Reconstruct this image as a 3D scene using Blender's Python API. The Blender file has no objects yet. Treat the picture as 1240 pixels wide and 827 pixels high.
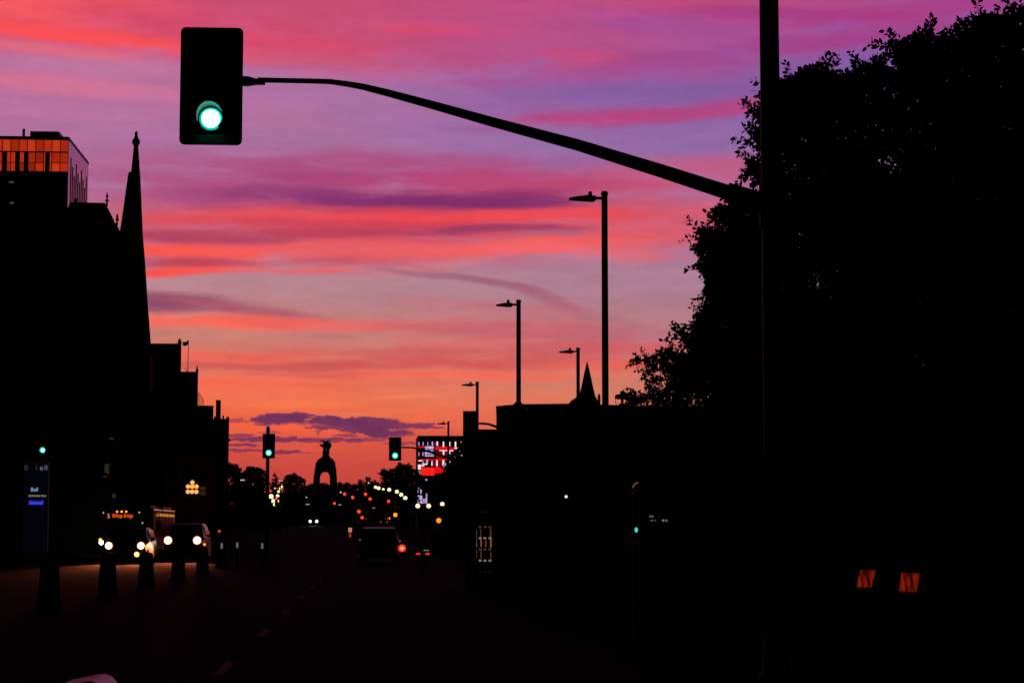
import bpy, math, random
import numpy as np
from mathutils import Vector, Matrix, Euler
R = math.radians
random.seed(7)
rng = np.random.default_rng(11)
scene = bpy.context.scene
col = scene.collection

# ------------------------------------------------------------------ camera
F = 2440.0; W0, H0 = 1240.0, 827.0
PITCH = math.atan((640-413.5)/F)
YAW = math.atan(165*math.cos(PITCH)/F)
CAMZ = 1.6
cam_d = bpy.data.cameras.new('camera'); cam = bpy.data.objects.new('camera', cam_d); col.objects.link(cam)
cam_d.sensor_width = 36; cam_d.lens = 36*F/W0
cam_d.clip_start = 0.1; cam_d.clip_end = 6000
cam.location = (0, 0, CAMZ)
cam.rotation_euler = (R(90)+PITCH, 0, -YAW)
scene.camera = cam
CM = cam.rotation_euler.to_matrix()
def ray(px, py):
    d = CM @ Vector(((px-W0/2)/F, -(py-H0/2)/F, -1)); return d.normalized()
def at(px, py, Y):
    d = ray(px, py); t = Y/d.y
    return Vector((0, 0, CAMZ)) + d*t
def PXM(Y): return F/Y
def gz(y):                       # the street climbs gently beyond the junction
    return 0.0 if y < 120 else min(2.6, (y-120)*0.0078)

# ------------------------------------------------------------------ view
vs = scene.view_settings
vs.view_transform = 'Standard'; vs.look = 'None'; vs.exposure = 0; vs.gamma = 1; vs.use_curve_mapping = False

def lin(c):
    out = []
    for v in c:
        v = v/255.0
        out.append(v/12.92 if v <= .04045 else ((v+.055)/1.055)**2.4)
    return tuple(out)+(1.0,)

# ------------------------------------------------------------------ sky (world): dusk colours by direction
world = bpy.data.worlds.new('World'); scene.world = world; world.use_nodes = True
nt = world.node_tree; N = nt.nodes; L = nt.links
N.clear()
def nd(t, **kw):
    n = N.new(t)
    for k, v in kw.items(): setattr(n, k, v)
    return n
def link(a, b): L.new(a, b)
def mth(op, a, b=None, c=None, clamp=False):
    n = nd('ShaderNodeMath', operation=op); n.use_clamp = clamp
    for i, v in enumerate((a, b, c)):
        if v is None: continue
        if isinstance(v, (int, float)): n.inputs[i].default_value = v
        else: link(v, n.inputs[i])
    return n.outputs[0]
tc = nd('ShaderNodeTexCoord')
sep = nd('ShaderNodeSeparateXYZ'); link(tc.outputs['Generated'], sep.inputs[0])
az = mth('MULTIPLY', mth('ARCTAN2', sep.outputs[0], sep.outputs[1]), 180/math.pi)
el = mth('MULTIPLY', mth('ARCSINE', sep.outputs[2]), 180/math.pi)
cmb = nd('ShaderNodeCombineXYZ'); link(az, cmb.inputs[0]); link(el, cmb.inputs[1])
# warp and streak noises, drawn out along the horizon
def noise(scale, sx, sy, detail, rough=.55, off=0):
    m = nd('ShaderNodeMapping'); link(cmb.outputs[0], m.inputs[0])
    m.inputs['Scale'].default_value = (sx, sy, 1); m.inputs['Location'].default_value = (off, off*1.7, off)
    m.inputs['Rotation'].default_value = (0, 0, R(2))
    n = nd('ShaderNodeTexNoise'); n.inputs['Scale'].default_value = scale
    n.inputs['Detail'].default_value = detail; n.inputs['Roughness'].default_value = rough
    link(m.outputs[0], n.inputs['Vector']); return n
nw = noise(1, .22, .8, 3, .5, 3)
sub = nd('ShaderNodeVectorMath', operation='SUBTRACT'); link(nw.outputs['Color'], sub.inputs[0]); sub.inputs[1].default_value = (.5, .5, .5)
mul = nd('ShaderNodeVectorMath', operation='MULTIPLY'); link(sub.outputs[0], mul.inputs[0]); mul.inputs[1].default_value = (2.6, .58, 0)
add = nd('ShaderNodeVectorMath', operation='ADD'); link(cmb.outputs[0], add.inputs[0]); link(mul.outputs[0], add.inputs[1])
P = add.outputs[0]
nstreak = mth('SUBTRACT', noise(1, .35, 2.2, 6, .55, 9).outputs['Fac'], .5)
nfine = mth('SUBTRACT', noise(1, 1.6, 5.0, 6, .62, 21).outputs['Fac'], .5)
nragged = mth('SUBTRACT', noise(1, 2.2, 5.5, 5, .6, 5).outputs['Fac'], .5)
# warp for the small ragged clouds
nw2 = noise(1, 2.4, 5.0, 6, .65, 31)
sub2 = nd('ShaderNodeVectorMath', operation='SUBTRACT'); link(nw2.outputs['Color'], sub2.inputs[0]); sub2.inputs[1].default_value = (.5, .5, .5)
mul2 = nd('ShaderNodeVectorMath', operation='MULTIPLY'); link(sub2.outputs[0], mul2.inputs[0]); mul2.inputs[1].default_value = (.6, .22, 0)
add2 = nd('ShaderNodeVectorMath', operation='ADD'); link(cmb.outputs[0], add2.inputs[0]); link(mul2.outputs[0], add2.inputs[1])
P2 = add2.outputs[0]

# the third coordinate of each lookup carries the streak noise: it eats into the cloud edges
def with_noise(vec, n, k):
    s_ = nd('ShaderNodeSeparateXYZ'); link(vec, s_.inputs[0]); c_ = nd('ShaderNodeCombineXYZ')
    link(s_.outputs[0], c_.inputs[0]); link(s_.outputs[1], c_.inputs[1]); link(mth('ABSOLUTE', mth('MULTIPLY', n, k)), c_.inputs[2]); return c_.outputs[0]
P = with_noise(P, mth('ADD', nstreak, .1), 2.0)
P2 = with_noise(P2, mth('ADD', nragged, .12), 2.6)
def angles(px, py):
    d = ray(px, py)
    return math.degrees(math.atan2(d.x, d.y)), math.degrees(math.asin(d.z))
DEG = F*math.pi/180
def ramp(stops):
    r = nd('ShaderNodeValToRGB'); cr = r.color_ramp; cr.interpolation = 'EASE'
    st = sorted([(max(0, min(1, (angles(620, y)[1]+2)/42)), c) for y, c in stops])
    while len(cr.elements) < len(st): cr.elements.new(.5)
    for e, (p, c) in zip(cr.elements, st): e.position = p
    for e, (p, c) in zip(cr.elements, st): e.position = p; e.color = lin(c)
    f = mth('DIVIDE', mth('ADD', el, 2), 42, clamp=True); link(f, r.inputs[0]); return r.outputs[0]
left = ramp([(660, (150, 45, 45)), (610, (192, 66, 60)), (570, (205, 74, 64)), (535, (222, 86, 66)), (503, (243, 106, 70)),
             (475, (242, 114, 84)), (440, (225, 120, 100)), (405, (205, 128, 116)), (345, (186, 134, 144)),
             (300, (180, 122, 148)), (200, (172, 112, 158)), (150, (184, 114, 160)), (100, (188, 112, 158)),
             (50, (205, 90, 130)), (0, (214, 78, 112)), (-220, (105, 50, 110)), (-420, (30, 22, 50)), (-1000, (6, 7, 16))])
right = ramp([(660, (150, 45, 45)), (610, (190, 64, 58)), (570, (200, 74, 64)), (535, (214, 88, 70)), (503, (225, 112, 84)),
              (480, (214, 124, 100)), (450, (200, 128, 116)), (400, (182, 122, 132)), (340, (174, 126, 148)),
              (290, (170, 118, 154)), (190, (150, 108, 166)), (110, (134, 92, 162)), (50, (140, 84, 160)),
              (0, (150, 74, 150)), (-220, (80, 44, 110)), (-420, (24, 20, 48)), (-1000, (6, 7, 16))])
mr = nd('ShaderNodeMapRange'); mr.interpolation_type = 'SMOOTHSTEP'
mr.inputs[1].default_value = angles(200, 400)[0]; mr.inputs[2].default_value = angles(900, 400)[0]; link(az, mr.inputs[0])
def mix(f, a, b, bt='MIX'):
    m = nd('ShaderNodeMix', data_type='RGBA', blend_type=bt)
    if isinstance(f, (int, float)): m.inputs[0].default_value = f
    else: link(f, m.inputs[0])
    for s, v in ((6, a), (7, b)):
        if isinstance(v, tuple): m.inputs[s].default_value = v
        else: link(v, m.inputs[s])
    return m.outputs[2]
sky = mix(mr.outputs[0], left, right)

def streak(px, py, rx, ry, ang, c, s, soft=True, na=.55):
    """one cloud bank: centre direction, half widths (degrees), tilt"""
    global sky
    a0, e0 = angles(px, py)
    m = nd('ShaderNodeMapping', vector_type='TEXTURE'); link(P if soft else P2, m.inputs[0])
    m.inputs['Location'].default_value = (a0, e0, 0); m.inputs['Rotation'].default_value = (0, 0, R(ang))
    k = 1.62 if soft else 1.3
    m.inputs['Scale'].default_value = (rx/DEG*k, ry/DEG*k, 1)
    g = nd('ShaderNodeTexGradient', gradient_type='SPHERICAL'); link(m.outputs[0], g.inputs[0])
    if soft:
        v = g.outputs['Fac']
        r = nd('ShaderNodeMapRange'); r.interpolation_type = 'SMOOTHSTEP'
        r.inputs[1].default_value = .02; r.inputs[2].default_value = .74; r.inputs[4].default_value = s
    else:
        v = g.outputs['Fac']
        r = nd('ShaderNodeMapRange'); r.interpolation_type = 'SMOOTHSTEP'
        r.inputs[1].default_value = .06; r.inputs[2].default_value = .30; r.inputs[4].default_value = s
    link(v, r.inputs[0])
    sky = mix(r.outputs[0], sky, lin(c))

ST = [
 # upper sky
 (560, 15, 520, 62, 0, (204, 78, 118), .85), (50, 2, 150, 22, -2, (255, 92, 88), .85), (210, 22, 150, 13, -3, (208, 72, 108), .8),
 (90, 42, 230, 13, -4, (252, 80, 82), .95), (320, 50, 130, 12, -4, (222, 72, 100), .7), (60, 62, 120, 8, -3, (240, 108, 120), .6),
 (110, 82, 150, 10, 0, (196, 124, 164), .5), (90, 106, 150, 12, -2, (222, 118, 144), .6), (380, 78, 130, 16, -6, (205, 86, 122), .6),
 (540, 38, 110, 9, -2, (224, 76, 102), .7), (720, 55, 190, 46, -6, (178, 80, 142), .75), (700, 72, 80, 10, -4, (198, 76, 126), .8),
 (840, 34, 120, 14, -8, (160, 78, 156), .6), (820, 76, 110, 12, 4, (158, 72, 142), .6),
 (640, 98, 90, 10, -4, (164, 82, 148), .6), (400, 112, 150, 26, -3, (170, 116, 166), .6), (560, 120, 120, 14, -10, (152, 102, 166), .6),
 (760, 112, 130, 12, 0, (132, 96, 164), .7),
 (780, 140, 210, 10, 4, (180, 70, 128), .95), (740, 146, 80, 6, 3, (188, 66, 122), .5),
 (900, 128, 110, 8, 6, (176, 72, 132), .8), (1000, 22, 170, 15, -4, (168, 62, 134), .85), (1000, 54, 120, 11, 3, (166, 64, 138), .8), (1120, 12, 120, 10, 0, (172, 58, 128), .7),
 (1080, 90, 160, 20, 0, (128, 88, 168), .6), (210, 165, 160, 16, 0, (176, 112, 164), .5), (170, 205, 130, 20, -4, (188, 106, 148), .5),
 (250, 212, 140, 18, 2, (172, 92, 142), .6), (330, 168, 140, 12, -5, (166, 112, 160), .5),
 (600, 170, 160, 16, -8, (150, 110, 170), .5), (850, 175, 130, 12, 0, (146, 104, 166), .5),
 (800, 215, 200, 18, 3, (206, 88, 122), .75), (880, 252, 110, 12, 3, (212, 100, 122), .7), (560, 205, 150, 14, -4, (180, 96, 146), .6),
 (730, 248, 100, 9, 0, (208, 92, 118), .5), (830, 292, 60, 12, 0, (182, 118, 150), .6),
 # the big crimson bank
 (490, 272, 400, 44, 1, (216, 76, 92), .92), (760, 278, 110, 22, -4, (222, 92, 108), .8), (440, 208, 260, 24, 0, (176, 74, 126), .8), (420, 214, 100, 9, 0, (168, 60, 116), .5),
 (280, 236, 130, 16, 0, (176, 80, 132), .8), (610, 222, 160, 14, 0, (190, 68, 112), .7),
 (480, 240, 200, 13, 0, (134, 50, 110), .85), (600, 240, 120, 12, 0, (140, 50, 106), .8), (370, 234, 80, 9, 0, (146, 58, 118), .55), (520, 243, 150, 6, 0, (118, 44, 108), .5), (400, 252, 170, 5, 1, (196, 66, 96), .6), (470, 255, 120, 4, 0, (216, 62, 84), .5),
 (560, 262, 210, 8, 1, (236, 70, 78), .9), (300, 264, 150, 7, 2, (230, 80, 86), .8), (460, 272, 170, 6, 0, (205, 60, 84), .6), (650, 258, 90, 7, 0, (238, 78, 84), .7),
 (250, 285, 150, 8, 0, (176, 66, 98), .8), (410, 282, 90, 6, 2, (190, 62, 88), .6), (580, 278, 130, 6, 2, (156, 60, 98), .9), (660, 284, 60, 6, 4, (170, 96, 130), .7),
 (250, 303, 190, 9, 2, (252, 88, 78), .95), (420, 304, 120, 10, 0, (228, 96, 104), .8), (620, 300, 170, 11, 3, (246, 98, 98), .9), (700, 306, 100, 9, -3, (244, 102, 102), .85),
 (230, 318, 80, 7, 3, (196, 66, 86), .9), (205, 331, 110, 6, 6, (252, 82, 72), .95), (400, 315, 60, 6, 0, (204, 84, 100), .7), (380, 326, 70, 4, 0, (240, 98, 100), .7),
 (530, 322, 90, 6, 8, (216, 118, 128), .6), (780, 306, 60, 7, -4, (226, 100, 108), .7),
 # mauve arc and lower streaks
 (520, 333, 70, 4, -6, (158, 104, 126), .75), (590, 345, 70, 5, -14, (162, 98, 122), .8), (650, 364, 60, 6, -20, (170, 98, 120), .7), (720, 384, 80, 7, -10, (180, 104, 124), .6),
 (222, 366, 85, 10, 0, (146, 78, 106), .95), (300, 374, 80, 7, -5, (180, 92, 110), .85), (200, 374, 40, 7, 3, (140, 68, 98), .6),
 (250, 388, 130, 8, 0, (252, 106, 86), .95), (370, 390, 130, 6, -3, (240, 100, 92), .9), (470, 390, 90, 5, 2, (226, 112, 108), .7),
 (600, 376, 110, 10, -6, (198, 110, 120), .6), (640, 400, 160, 10, -3, (206, 92, 104), .75), (820, 408, 130, 9, 0, (182, 104, 124), .6),
 (420, 404, 80, 4, 0, (188, 114, 116), .45), (430, 420, 120, 8, -2, (206, 104, 104), .6), (700, 424, 220, 11, 0, (212, 88, 94), .8), (560, 412, 90, 6, 0, (228, 108, 104), .6),
 (270, 428, 120, 8, 0, (240, 98, 84), .8), (480, 432, 130, 7, -4, (208, 96, 96), .7),
 (350, 442, 180, 6, 0, (206, 82, 84), .75), (560, 438, 160, 7, 0, (214, 82, 84), .75), (780, 440, 150, 7, 2, (236, 96, 84), .8),
 (560, 454, 200, 6, 0, (248, 104, 82), .85), (360, 452, 80, 4, 0, (214, 86, 82), .6), (290, 464, 130, 9, 0, (250, 106, 80), .7), (440, 466, 140, 5, 1, (232, 108, 84), .5),
 (350, 486, 70, 5, 2, (252, 124, 74), .7), (495, 482, 46, 2.2, -2, (250, 128, 84), .8), (600, 486, 60, 4, 0, (232, 112, 84), .5), (700, 462, 100, 7, 0, (210, 124, 106), .5),
 (420, 498, 80, 5, 0, (226, 118, 82), .6), (290, 518, 120, 8, 0, (250, 100, 64), .6), (470, 500, 60, 3, 0, (246, 112, 78), .5),
]
for s in ST: streak(*s)
PU = (112, 50, 92); PL = (128, 54, 88)
PM = (150, 66, 88)
for s in [(342, 509, 40, 6, 2, PM, .7), (452, 517, 46, 7, -3, PM, .7), (395, 511, 34, 5, 0, PM, .6), (425, 510, 26, 5, -4, PU, .95), (370, 505, 24, 3.5, 0, PU, .9), (505, 517, 30, 2.4, 0, PL, .85), (440, 521, 30, 4, 0, PU, .9), (470, 526, 30, 4.5, 0, PL, .8), (343, 506, 38, 7, 3, PU, .95), (392, 508, 30, 6, -2, PU, .95), (448, 512, 44, 7.5, -4, PU, .95), (495, 515, 36, 3, 0, PL, .85),
          (460, 524, 32, 5, 0, PU, .9), (404, 517, 20, 3.4, 2, PU, .85), (378, 516.5, 9, 1.6, 0, PL, .8), (388, 522, 8, 2, 35, PL, .7),
          (418, 527.5, 17, 2, 0, PL, .8), (295, 509.5, 28, 2, 0, PL, .6), (292, 527, 24, 2.2, 0, PL, .8), (330, 532, 52, 3.8, 0, PU, .9),
          (390, 533, 55, 3, 0, PL, .85), (440, 532, 70, 1.8, 0, PL, .7), (292, 539, 28, 2, 0, PU, .85), (300, 545.5, 36, 1.6, -1, PL, .8),
          (345, 547, 17, 2.3, 0, PU, .85), (366, 548, 16, 1, -2, PL, .6), (490, 536.5, 26, 2, 0, PL, .7), (328, 523.5, 14, 1.6, 0, PL, .6)]:
    streak(*s, soft=False)
# fine wisps: brighten and darken very slightly along the streaks
wis = mth('MULTIPLY_ADD', nfine, .20, mth('MULTIPLY_ADD', nstreak, .26, .985))
wv = nd('ShaderNodeCombineXYZ')
for i in range(3): link(wis, wv.inputs[i])
vm = nd('ShaderNodeVectorMath', operation='MULTIPLY'); link(sky, vm.inputs[0]); link(wv.outputs[0], vm.inputs[1])
# afterglow lies only over the part of the sky where the sun went down; the rest is deep dusk
def smooth(v, a, b):
    r = nd('ShaderNodeMapRange'); r.interpolation_type = 'SMOOTHSTEP'; r.inputs[1].default_value = a; r.inputs[2].default_value = b
    link(v, r.inputs[0]); return r.outputs[0]
away = smooth(mth('ABSOLUTE', mth('SUBTRACT', az, 3)), 19, 42)
nish = nd('ShaderNodeTexSky', sky_type='NISHITA'); nish.sun_disc = False
nish.sun_elevation = R(-2); nish.sun_rotation = R(4)
nv = nd('ShaderNodeVectorMath', operation='SCALE'); link(nish.outputs[0], nv.inputs[0]); nv.inputs['Scale'].default_value = 0.004
below = smooth(mth('MULTIPLY', el, -1), 0.2, 3)
c1 = mix(away, vm.outputs[0], nv.outputs[0])
c2 = mix(below, c1, (0.0006, 0.0005, 0.0007, 1))
world.cycles.sampling_method = 'MANUAL'; world.cycles.sample_map_resolution = 512
bg = nd('ShaderNodeBackground'); link(c2, bg.inputs[0]); bg.inputs[1].default_value = 1.0
wo = nd('ShaderNodeOutputWorld'); link(bg.outputs[0], wo.inputs[0])

# the sun is just under the horizon: only the faintest warm light skims in from the end of the street
sd = bpy.data.lights.new('sun', 'SUN'); sd.energy = 0.01; sd.angle = R(8); sd.color = (1, .5, .35)
sun = bpy.data.objects.new('sun', sd); col.objects.link(sun)
sun.rotation_euler = (R(-88), 0, R(-4)); sun.location = (0, 50, 60)

# ------------------------------------------------------------------ materials
_m = {}
def mat(name, c, rough=.7, metal=0, spec=.3, bump=0, bscale=20, var=.0, vscale=3, emit=None, es=1, trans=0, coat=0):
    if name in _m: return _m[name]
    m = bpy.data.materials.new(name); m.use_nodes = True; t = m.node_tree; b = t.nodes['Principled BSDF']
    b.inputs['Base Color'].default_value = (*c, 1); b.inputs['Roughness'].default_value = rough
    b.inputs['Metallic'].default_value = metal; b.inputs['Specular IOR Level'].default_value = spec
    b.inputs['Coat Weight'].default_value = coat
    tx = t.nodes.new('ShaderNodeTexCoord')
    if var:
        n = t.nodes.new('ShaderNodeTexNoise'); n.inputs['Scale'].default_value = vscale; n.inputs['Detail'].default_value = 6
        t.links.new(tx.outputs['Object'], n.inputs['Vector'])
        r = t.nodes.new('ShaderNodeValToRGB')
        r.color_ramp.elements[0].position = .3; r.color_ramp.elements[1].position = .7
        r.color_ramp.elements[0].color = (*[max(0, v*(1-var)) for v in c], 1); r.color_ramp.elements[1].color = (*[min(1, v*(1+var)) for v in c], 1)
        t.links.new(n.outputs['Fac'], r.inputs[0]); t.links.new(r.outputs[0], b.inputs['Base Color'])
    if bump:
        n = t.nodes.new('ShaderNodeTexNoise'); n.inputs['Scale'].default_value = bscale; n.inputs['Detail'].default_value = 5
        t.links.new(tx.outputs['Object'], n.inputs['Vector'])
        bu = t.nodes.new('ShaderNodeBump'); bu.inputs['Strength'].default_value = bump; bu.inputs['Distance'].default_value = .02
        t.links.new(n.outputs['Fac'], bu.inputs['Height']); t.links.new(bu.outputs[0], b.inputs['Normal'])
    if emit:
        b.inputs['Emission Color'].default_value = (*emit, 1); b.inputs['Emission Strength'].default_value = es
    _m[name] = m; return m
def glow(name, rgb, s=1.0):
    if name in _m: return _m[name]
    m = bpy.data.materials.new(name); m.use_nodes = True; t = m.node_tree; t.nodes.clear()
    e = t.nodes.new('ShaderNodeEmission'); e.inputs[0].default_value = lin(rgb); e.inputs[1].default_value = s
    o = t.nodes.new('ShaderNodeOutputMaterial'); t.links.new(e.outputs[0], o.inputs[0]); _m[name] = m; return m

ASPH = mat('asphalt', (.026, .029, .052), .95, spec=.006, bump=.35, bscale=60, var=.25, vscale=.6)
CONC = mat('concrete', (.09, .088, .1), .95, spec=.0, bump=.3, bscale=30, var=.15)
GRND = mat('earth_and_grass', (.02, .024, .016), .95, spec=.0, bump=.5, bscale=8, var=.3, vscale=.4)
PAINT = mat('road_paint', (.22, .2, .25), .8, spec=.05, var=.3, vscale=5)
STONE = mat('dark_stone', (.12, .11, .1), .9, spec=.1, bump=.4, bscale=6, var=.25)
STONE2 = mat('pale_stone', (.2, .18, .16), .9, spec=.1, bump=.4, bscale=5, var=.2)
BRICK = mat('brown_brick', (.12, .06, .045), .9, spec=.1, bump=.4, bscale=12, var=.25)
SLATE = mat('slate_roof', (.05, .055, .06), .75, spec=.15, bump=.3, bscale=10, var=.2)
COPPER = mat('copper_roof', (.09, .14, .12), .75, spec=.15, var=.25)
METAL = mat('dark_painted_metal', (.03, .03, .032), .55, spec=.25, var=.1)
GALV = mat('galvanised_steel', (.12, .12, .125), .6, metal=.3, spec=.3, var=.15, vscale=8)
SIGB = mat('signal_housing', (.014, .012, .010), .6, spec=.2, var=.15)
GLASS = mat('window_glass', (.01, .012, .015), .12, spec=.5)
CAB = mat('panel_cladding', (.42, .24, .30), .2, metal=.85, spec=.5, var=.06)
LEAF = mat('leaves', (.035, .055, .02), .7, spec=.1, var=.35, vscale=2)
BARK = mat('bark', (.05, .04, .03), .95, spec=.05, bump=.6, bscale=15)
RUB = mat('rubber', (.012, .012, .012), .9, spec=.1)
CARD = mat('dark_car_paint', (.012, .012, .015), .45, spec=.3, coat=.12)
CARG = mat('grey_car_paint', (.02, .02, .025), .4, spec=.4, coat=.25)
BUSW = mat('bus_white_paint', (.06, .055, .06), .35, spec=.4, coat=.4)
BUSR = mat('bus_red_paint', (.12, .01, .01), .35, spec=.4, coat=.4)
BRONZE = mat('bronze', (.05, .045, .03), .6, metal=.5)
GREEN = glow('green_lamp_light', (0, 205, 180), 1.0)
GREENC = glow('green_lamp_core', (120, 255, 225), 6.0)
OFFL = mat('unlit_lens', (.03, .01, .005), .4, spec=.4)
RED = glow('red_signal_light', (255, 50, 30), 2.2)
REDT = glow('tail_light', (255, 40, 30), 2.5)
REDC = glow('bright_tail_light', (255, 120, 70), 3.0)
AMB = glow('amber_light', (255, 150, 40), 2.5)
HEADL = glow('headlight_light', (255, 238, 190), 10)
HEADO = glow('warm_lamp_light', (255, 190, 95), 4)
HEADW = glow('white_headlight', (235, 235, 255), 3)
GLOBE = glow('globe_light', (255, 236, 172), 1.5)
GLOBO = glow('orange_globe_light', (250, 178, 88), 1.1)
WARMW = glow('lit_window', (255, 214, 140), .12)

# ------------------------------------------------------------------ helpers
def tag(o, label=None, cat=None, group=None, kind=None):
    if label: o['label'] = label
    if cat: o['category'] = cat
    if group: o['group'] = group
    if kind: o['kind'] = kind
    return o
def empty(name, loc, label, cat, group=None, rz=0):
    o = bpy.data.objects.new(name, None); col.objects.link(o); o.location = loc; o.rotation_euler = (0, 0, rz)
    o.empty_display_size = .3
    return tag(o, label, cat, group)
def copy_tree(o, parent=None, kids=None):
    c = o.copy(); col.objects.link(c); c.parent = parent
    for ch in kids.get(o.name, []): copy_tree(ch, c, kids)
    return c
def dup(o, loc, label, rz=None, group=None):
    kids = {}
    for x in col.objects:
        if x.parent: kids.setdefault(x.parent.name, []).append(x)
    c = copy_tree(o, None, kids); c.location = loc
    if rz is not None: c.rotation_euler = (0, 0, rz)
    c['label'] = label
    if group: c['group'] = group
    return c
class MB:
    def __init__(s): s.v = []; s.f = []
    def add(s, vs, fs):
        n = len(s.v); s.v += [tuple(v) for v in vs]; s.f += [tuple(i+n for i in f) for f in fs]; return s
    def box(s, c, d, rx=0, ry=0, rz=0):
        M = Euler((rx, ry, rz)).to_matrix(); c = Vector(c); h = [x/2 for x in d]
        vs = [c + M @ Vector((a*h[0], b*h[1], e*h[2])) for a in (-1, 1) for b in (-1, 1) for e in (-1, 1)]
        return s.add(vs, [(0, 1, 3, 2), (4, 6, 7, 5), (0, 4, 5, 1), (2, 3, 7, 6), (0, 2, 6, 4), (1, 5, 7, 3)])
    def rng(s, x0, x1, y0, y1, z0, z1): return s.box(((x0+x1)/2, (y0+y1)/2, (z0+z1)/2), (x1-x0, y1-y0, z1-z0))
    def path(s, pts, rads, n=12, cap=True):
        pts = [Vector(p) for p in pts]; vs = []
        for i, p in enumerate(pts):
            t = (pts[min(i+1, len(pts)-1)]-pts[max(i-1, 0)]).normalized()
            u = t.cross(Vector((0, 0, 1)) if abs(t.z) < .9 else Vector((0, 1, 0))).normalized(); w = t.cross(u)
            r = rads[i] if hasattr(rads, '__len__') else rads
            vs += [p+(u*math.cos(2*math.pi*k/n)+w*math.sin(2*math.pi*k/n))*r for k in range(n)]
        fs = [(i*n+k, i*n+(k+1) % n, (i+1)*n+(k+1) % n, (i+1)*n+k) for i in range(len(pts)-1) for k in range(n)]
        if cap: fs += [tuple(range(n-1, -1, -1)), tuple((len(pts)-1)*n+k for k in range(n))]
        return s.add(vs, fs)
    def lathe(s, c, prof, n=16, sx=1, sy=1):
        vs = [(c[0]+r*sx*math.cos(2*math.pi*k/n), c[1]+r*sy*math.sin(2*math.pi*k/n), c[2]+z) for r, z in prof for k in range(n)]
        m = len(prof)
        fs = [(i*n+k, i*n+(k+1) % n, (i+1)*n+(k+1) % n, (i+1)*n+k) for i in range(m-1) for k in range(n)]
        fs += [tuple(range(n-1, -1, -1)), tuple((m-1)*n+k for k in range(n))]
        return s.add(vs, fs)
    def sphere(s, c, r, n=14, sz=1):
        m = n//2
        return s.lathe(c, [(max(1e-4, r*math.sin(math.pi*i/m)), -r*sz*math.cos(math.pi*i/m)) for i in range(m+1)], n)
    def prism(s, pts, y0, y1, ox=0, Y=None):          # polygon in x,z pushed through y
        f = 1 if Y is None else (Y+y1)/(Y+y0)
        n = len(pts); vs = [(x, y0, z) for x, z in pts]+[((x+ox)*f-ox, y1, z) for x, z in pts]
        fs = [tuple(range(n)), tuple(range(2*n-1, n-1, -1))]+[(i, i+n, (i+1) % n+n, (i+1) % n) for i in range(n)]
        return s.add(vs, fs)
    def block(s, x0, x1, y0, y1, z0, z1, ox=0, Y=1e9, both=True):
        """box whose side walls run along the camera line of sight so they stay unseen"""
        f = (Y+y1)/(Y+y0)
        def bx_(x): return (x+ox)*f-ox
        a, b = x0, x1
        vs = [(a, y0, z0), (b, y0, z0), (bx_(b), y1, z0), (bx_(a), y1, z0), (a, y0, z1), (b, y0, z1), (bx_(b), y1, z1), (bx_(a), y1, z1)]
        return s.add(vs, [(3, 2, 1, 0), (4, 5, 6, 7), (0, 1, 5, 4), (1, 2, 6, 5), (2, 3, 7, 6), (3, 0, 4, 7)])
    def side(s, pts, x0, x1):           # polygon in y,z pushed through x
        n = len(pts); vs = [(x0, y, z) for y, z in pts]+[(x1, y, z) for y, z in pts]
        fs = [tuple(range(n-1, -1, -1)), tuple(range(n, 2*n))]+[(i, (i+1) % n, (i+1) % n+n, i+n) for i in range(n)]
        return s.add(vs, fs)
    def disc(s, c, r, y1, n=20):        # short cylinder facing -y
        return s.path([c, (c[0], c[1]+y1, c[2])], [r, r], n)
    def build(s, name, m, parent=None, smooth=False, bevel=0, label=None):
        me = bpy.data.meshes.new(name); me.from_pydata(s.v, [], s.f); me.update()
        me.materials.append(m); o = bpy.data.objects.new(name, me); col.objects.link(o); o.parent = parent
        if smooth:
            for p in me.polygons: p.use_smooth = len(p.vertices) == 4
        if bevel:
            b = o.modifiers.new('bevel', 'BEVEL'); b.width = bevel; b.segments = 3; b.limit_method = 'ANGLE'
        if label: o['label'] = label
        return o
def text(body, size, m, parent, loc, name='lettering', rz=0, sx=1, ext=.004, align='CENTER', label=None, off=.012, gap=1):
    cu = bpy.data.curves.new('t', 'FONT'); cu.body = body; cu.size = size; cu.extrude = ext; cu.offset = size*off; cu.space_character = gap
    cu.align_x = align; cu.align_y = 'CENTER'
    t = bpy.data.objects.new('t', cu); col.objects.link(t)
    dg = bpy.context.evaluated_depsgraph_get(); me = bpy.data.meshes.new_from_object(t.evaluated_get(dg))
    bpy.data.objects.remove(t); me.materials.clear(); me.materials.append(m)
    M = Matrix.Translation(loc) @ Matrix.Rotation(rz, 4, 'Z') @ Matrix.Rotation(R(90), 4, 'X') @ Matrix.Diagonal((sx, 1, 1, 1))
    me.transform(M); me.name = name
    o = bpy.data.objects.new(name, me); col.objects.link(o); o.parent = parent
    if label: o['label'] = label
    return o

# ------------------------------------------------------------------ ground, road, pavements
def strip(name, x0, x1, y0, y1, dz, m, n=60, thick=0):
    ys = list(np.linspace(y0, y1, n)); mb = MB()
    vs = [(x, y, gz(y)+dz) for y in ys for x in (x0, x1)]
    fs = [(2*i, 2*i+1, 2*i+3, 2*i+2) for i in range(n-1)]
    if thick:
        k = len(vs); vs += [(x, y, gz(y)+dz-thick) for y in ys for x in (x0, x1)]
        fs += [(2*i, 2*i+2, k+2*i+2, k+2*i) for i in range(n-1)]+[(2*i+1, k+2*i+1, k+2*i+3, 2*i+3) for i in range(n-1)]
        fs += [(0, k, k+1, 1)]
    mb.add(vs, fs); o = mb.build(name, m); tag(o, kind='structure'); return o
gb = MB(); ysg = [-300, 0, 60, 119.9]+list(np.linspace(120, 460, 40))+[900, 4000]; xsg = [-3000, -300, -60, 0, 60, 300, 3000]
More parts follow.
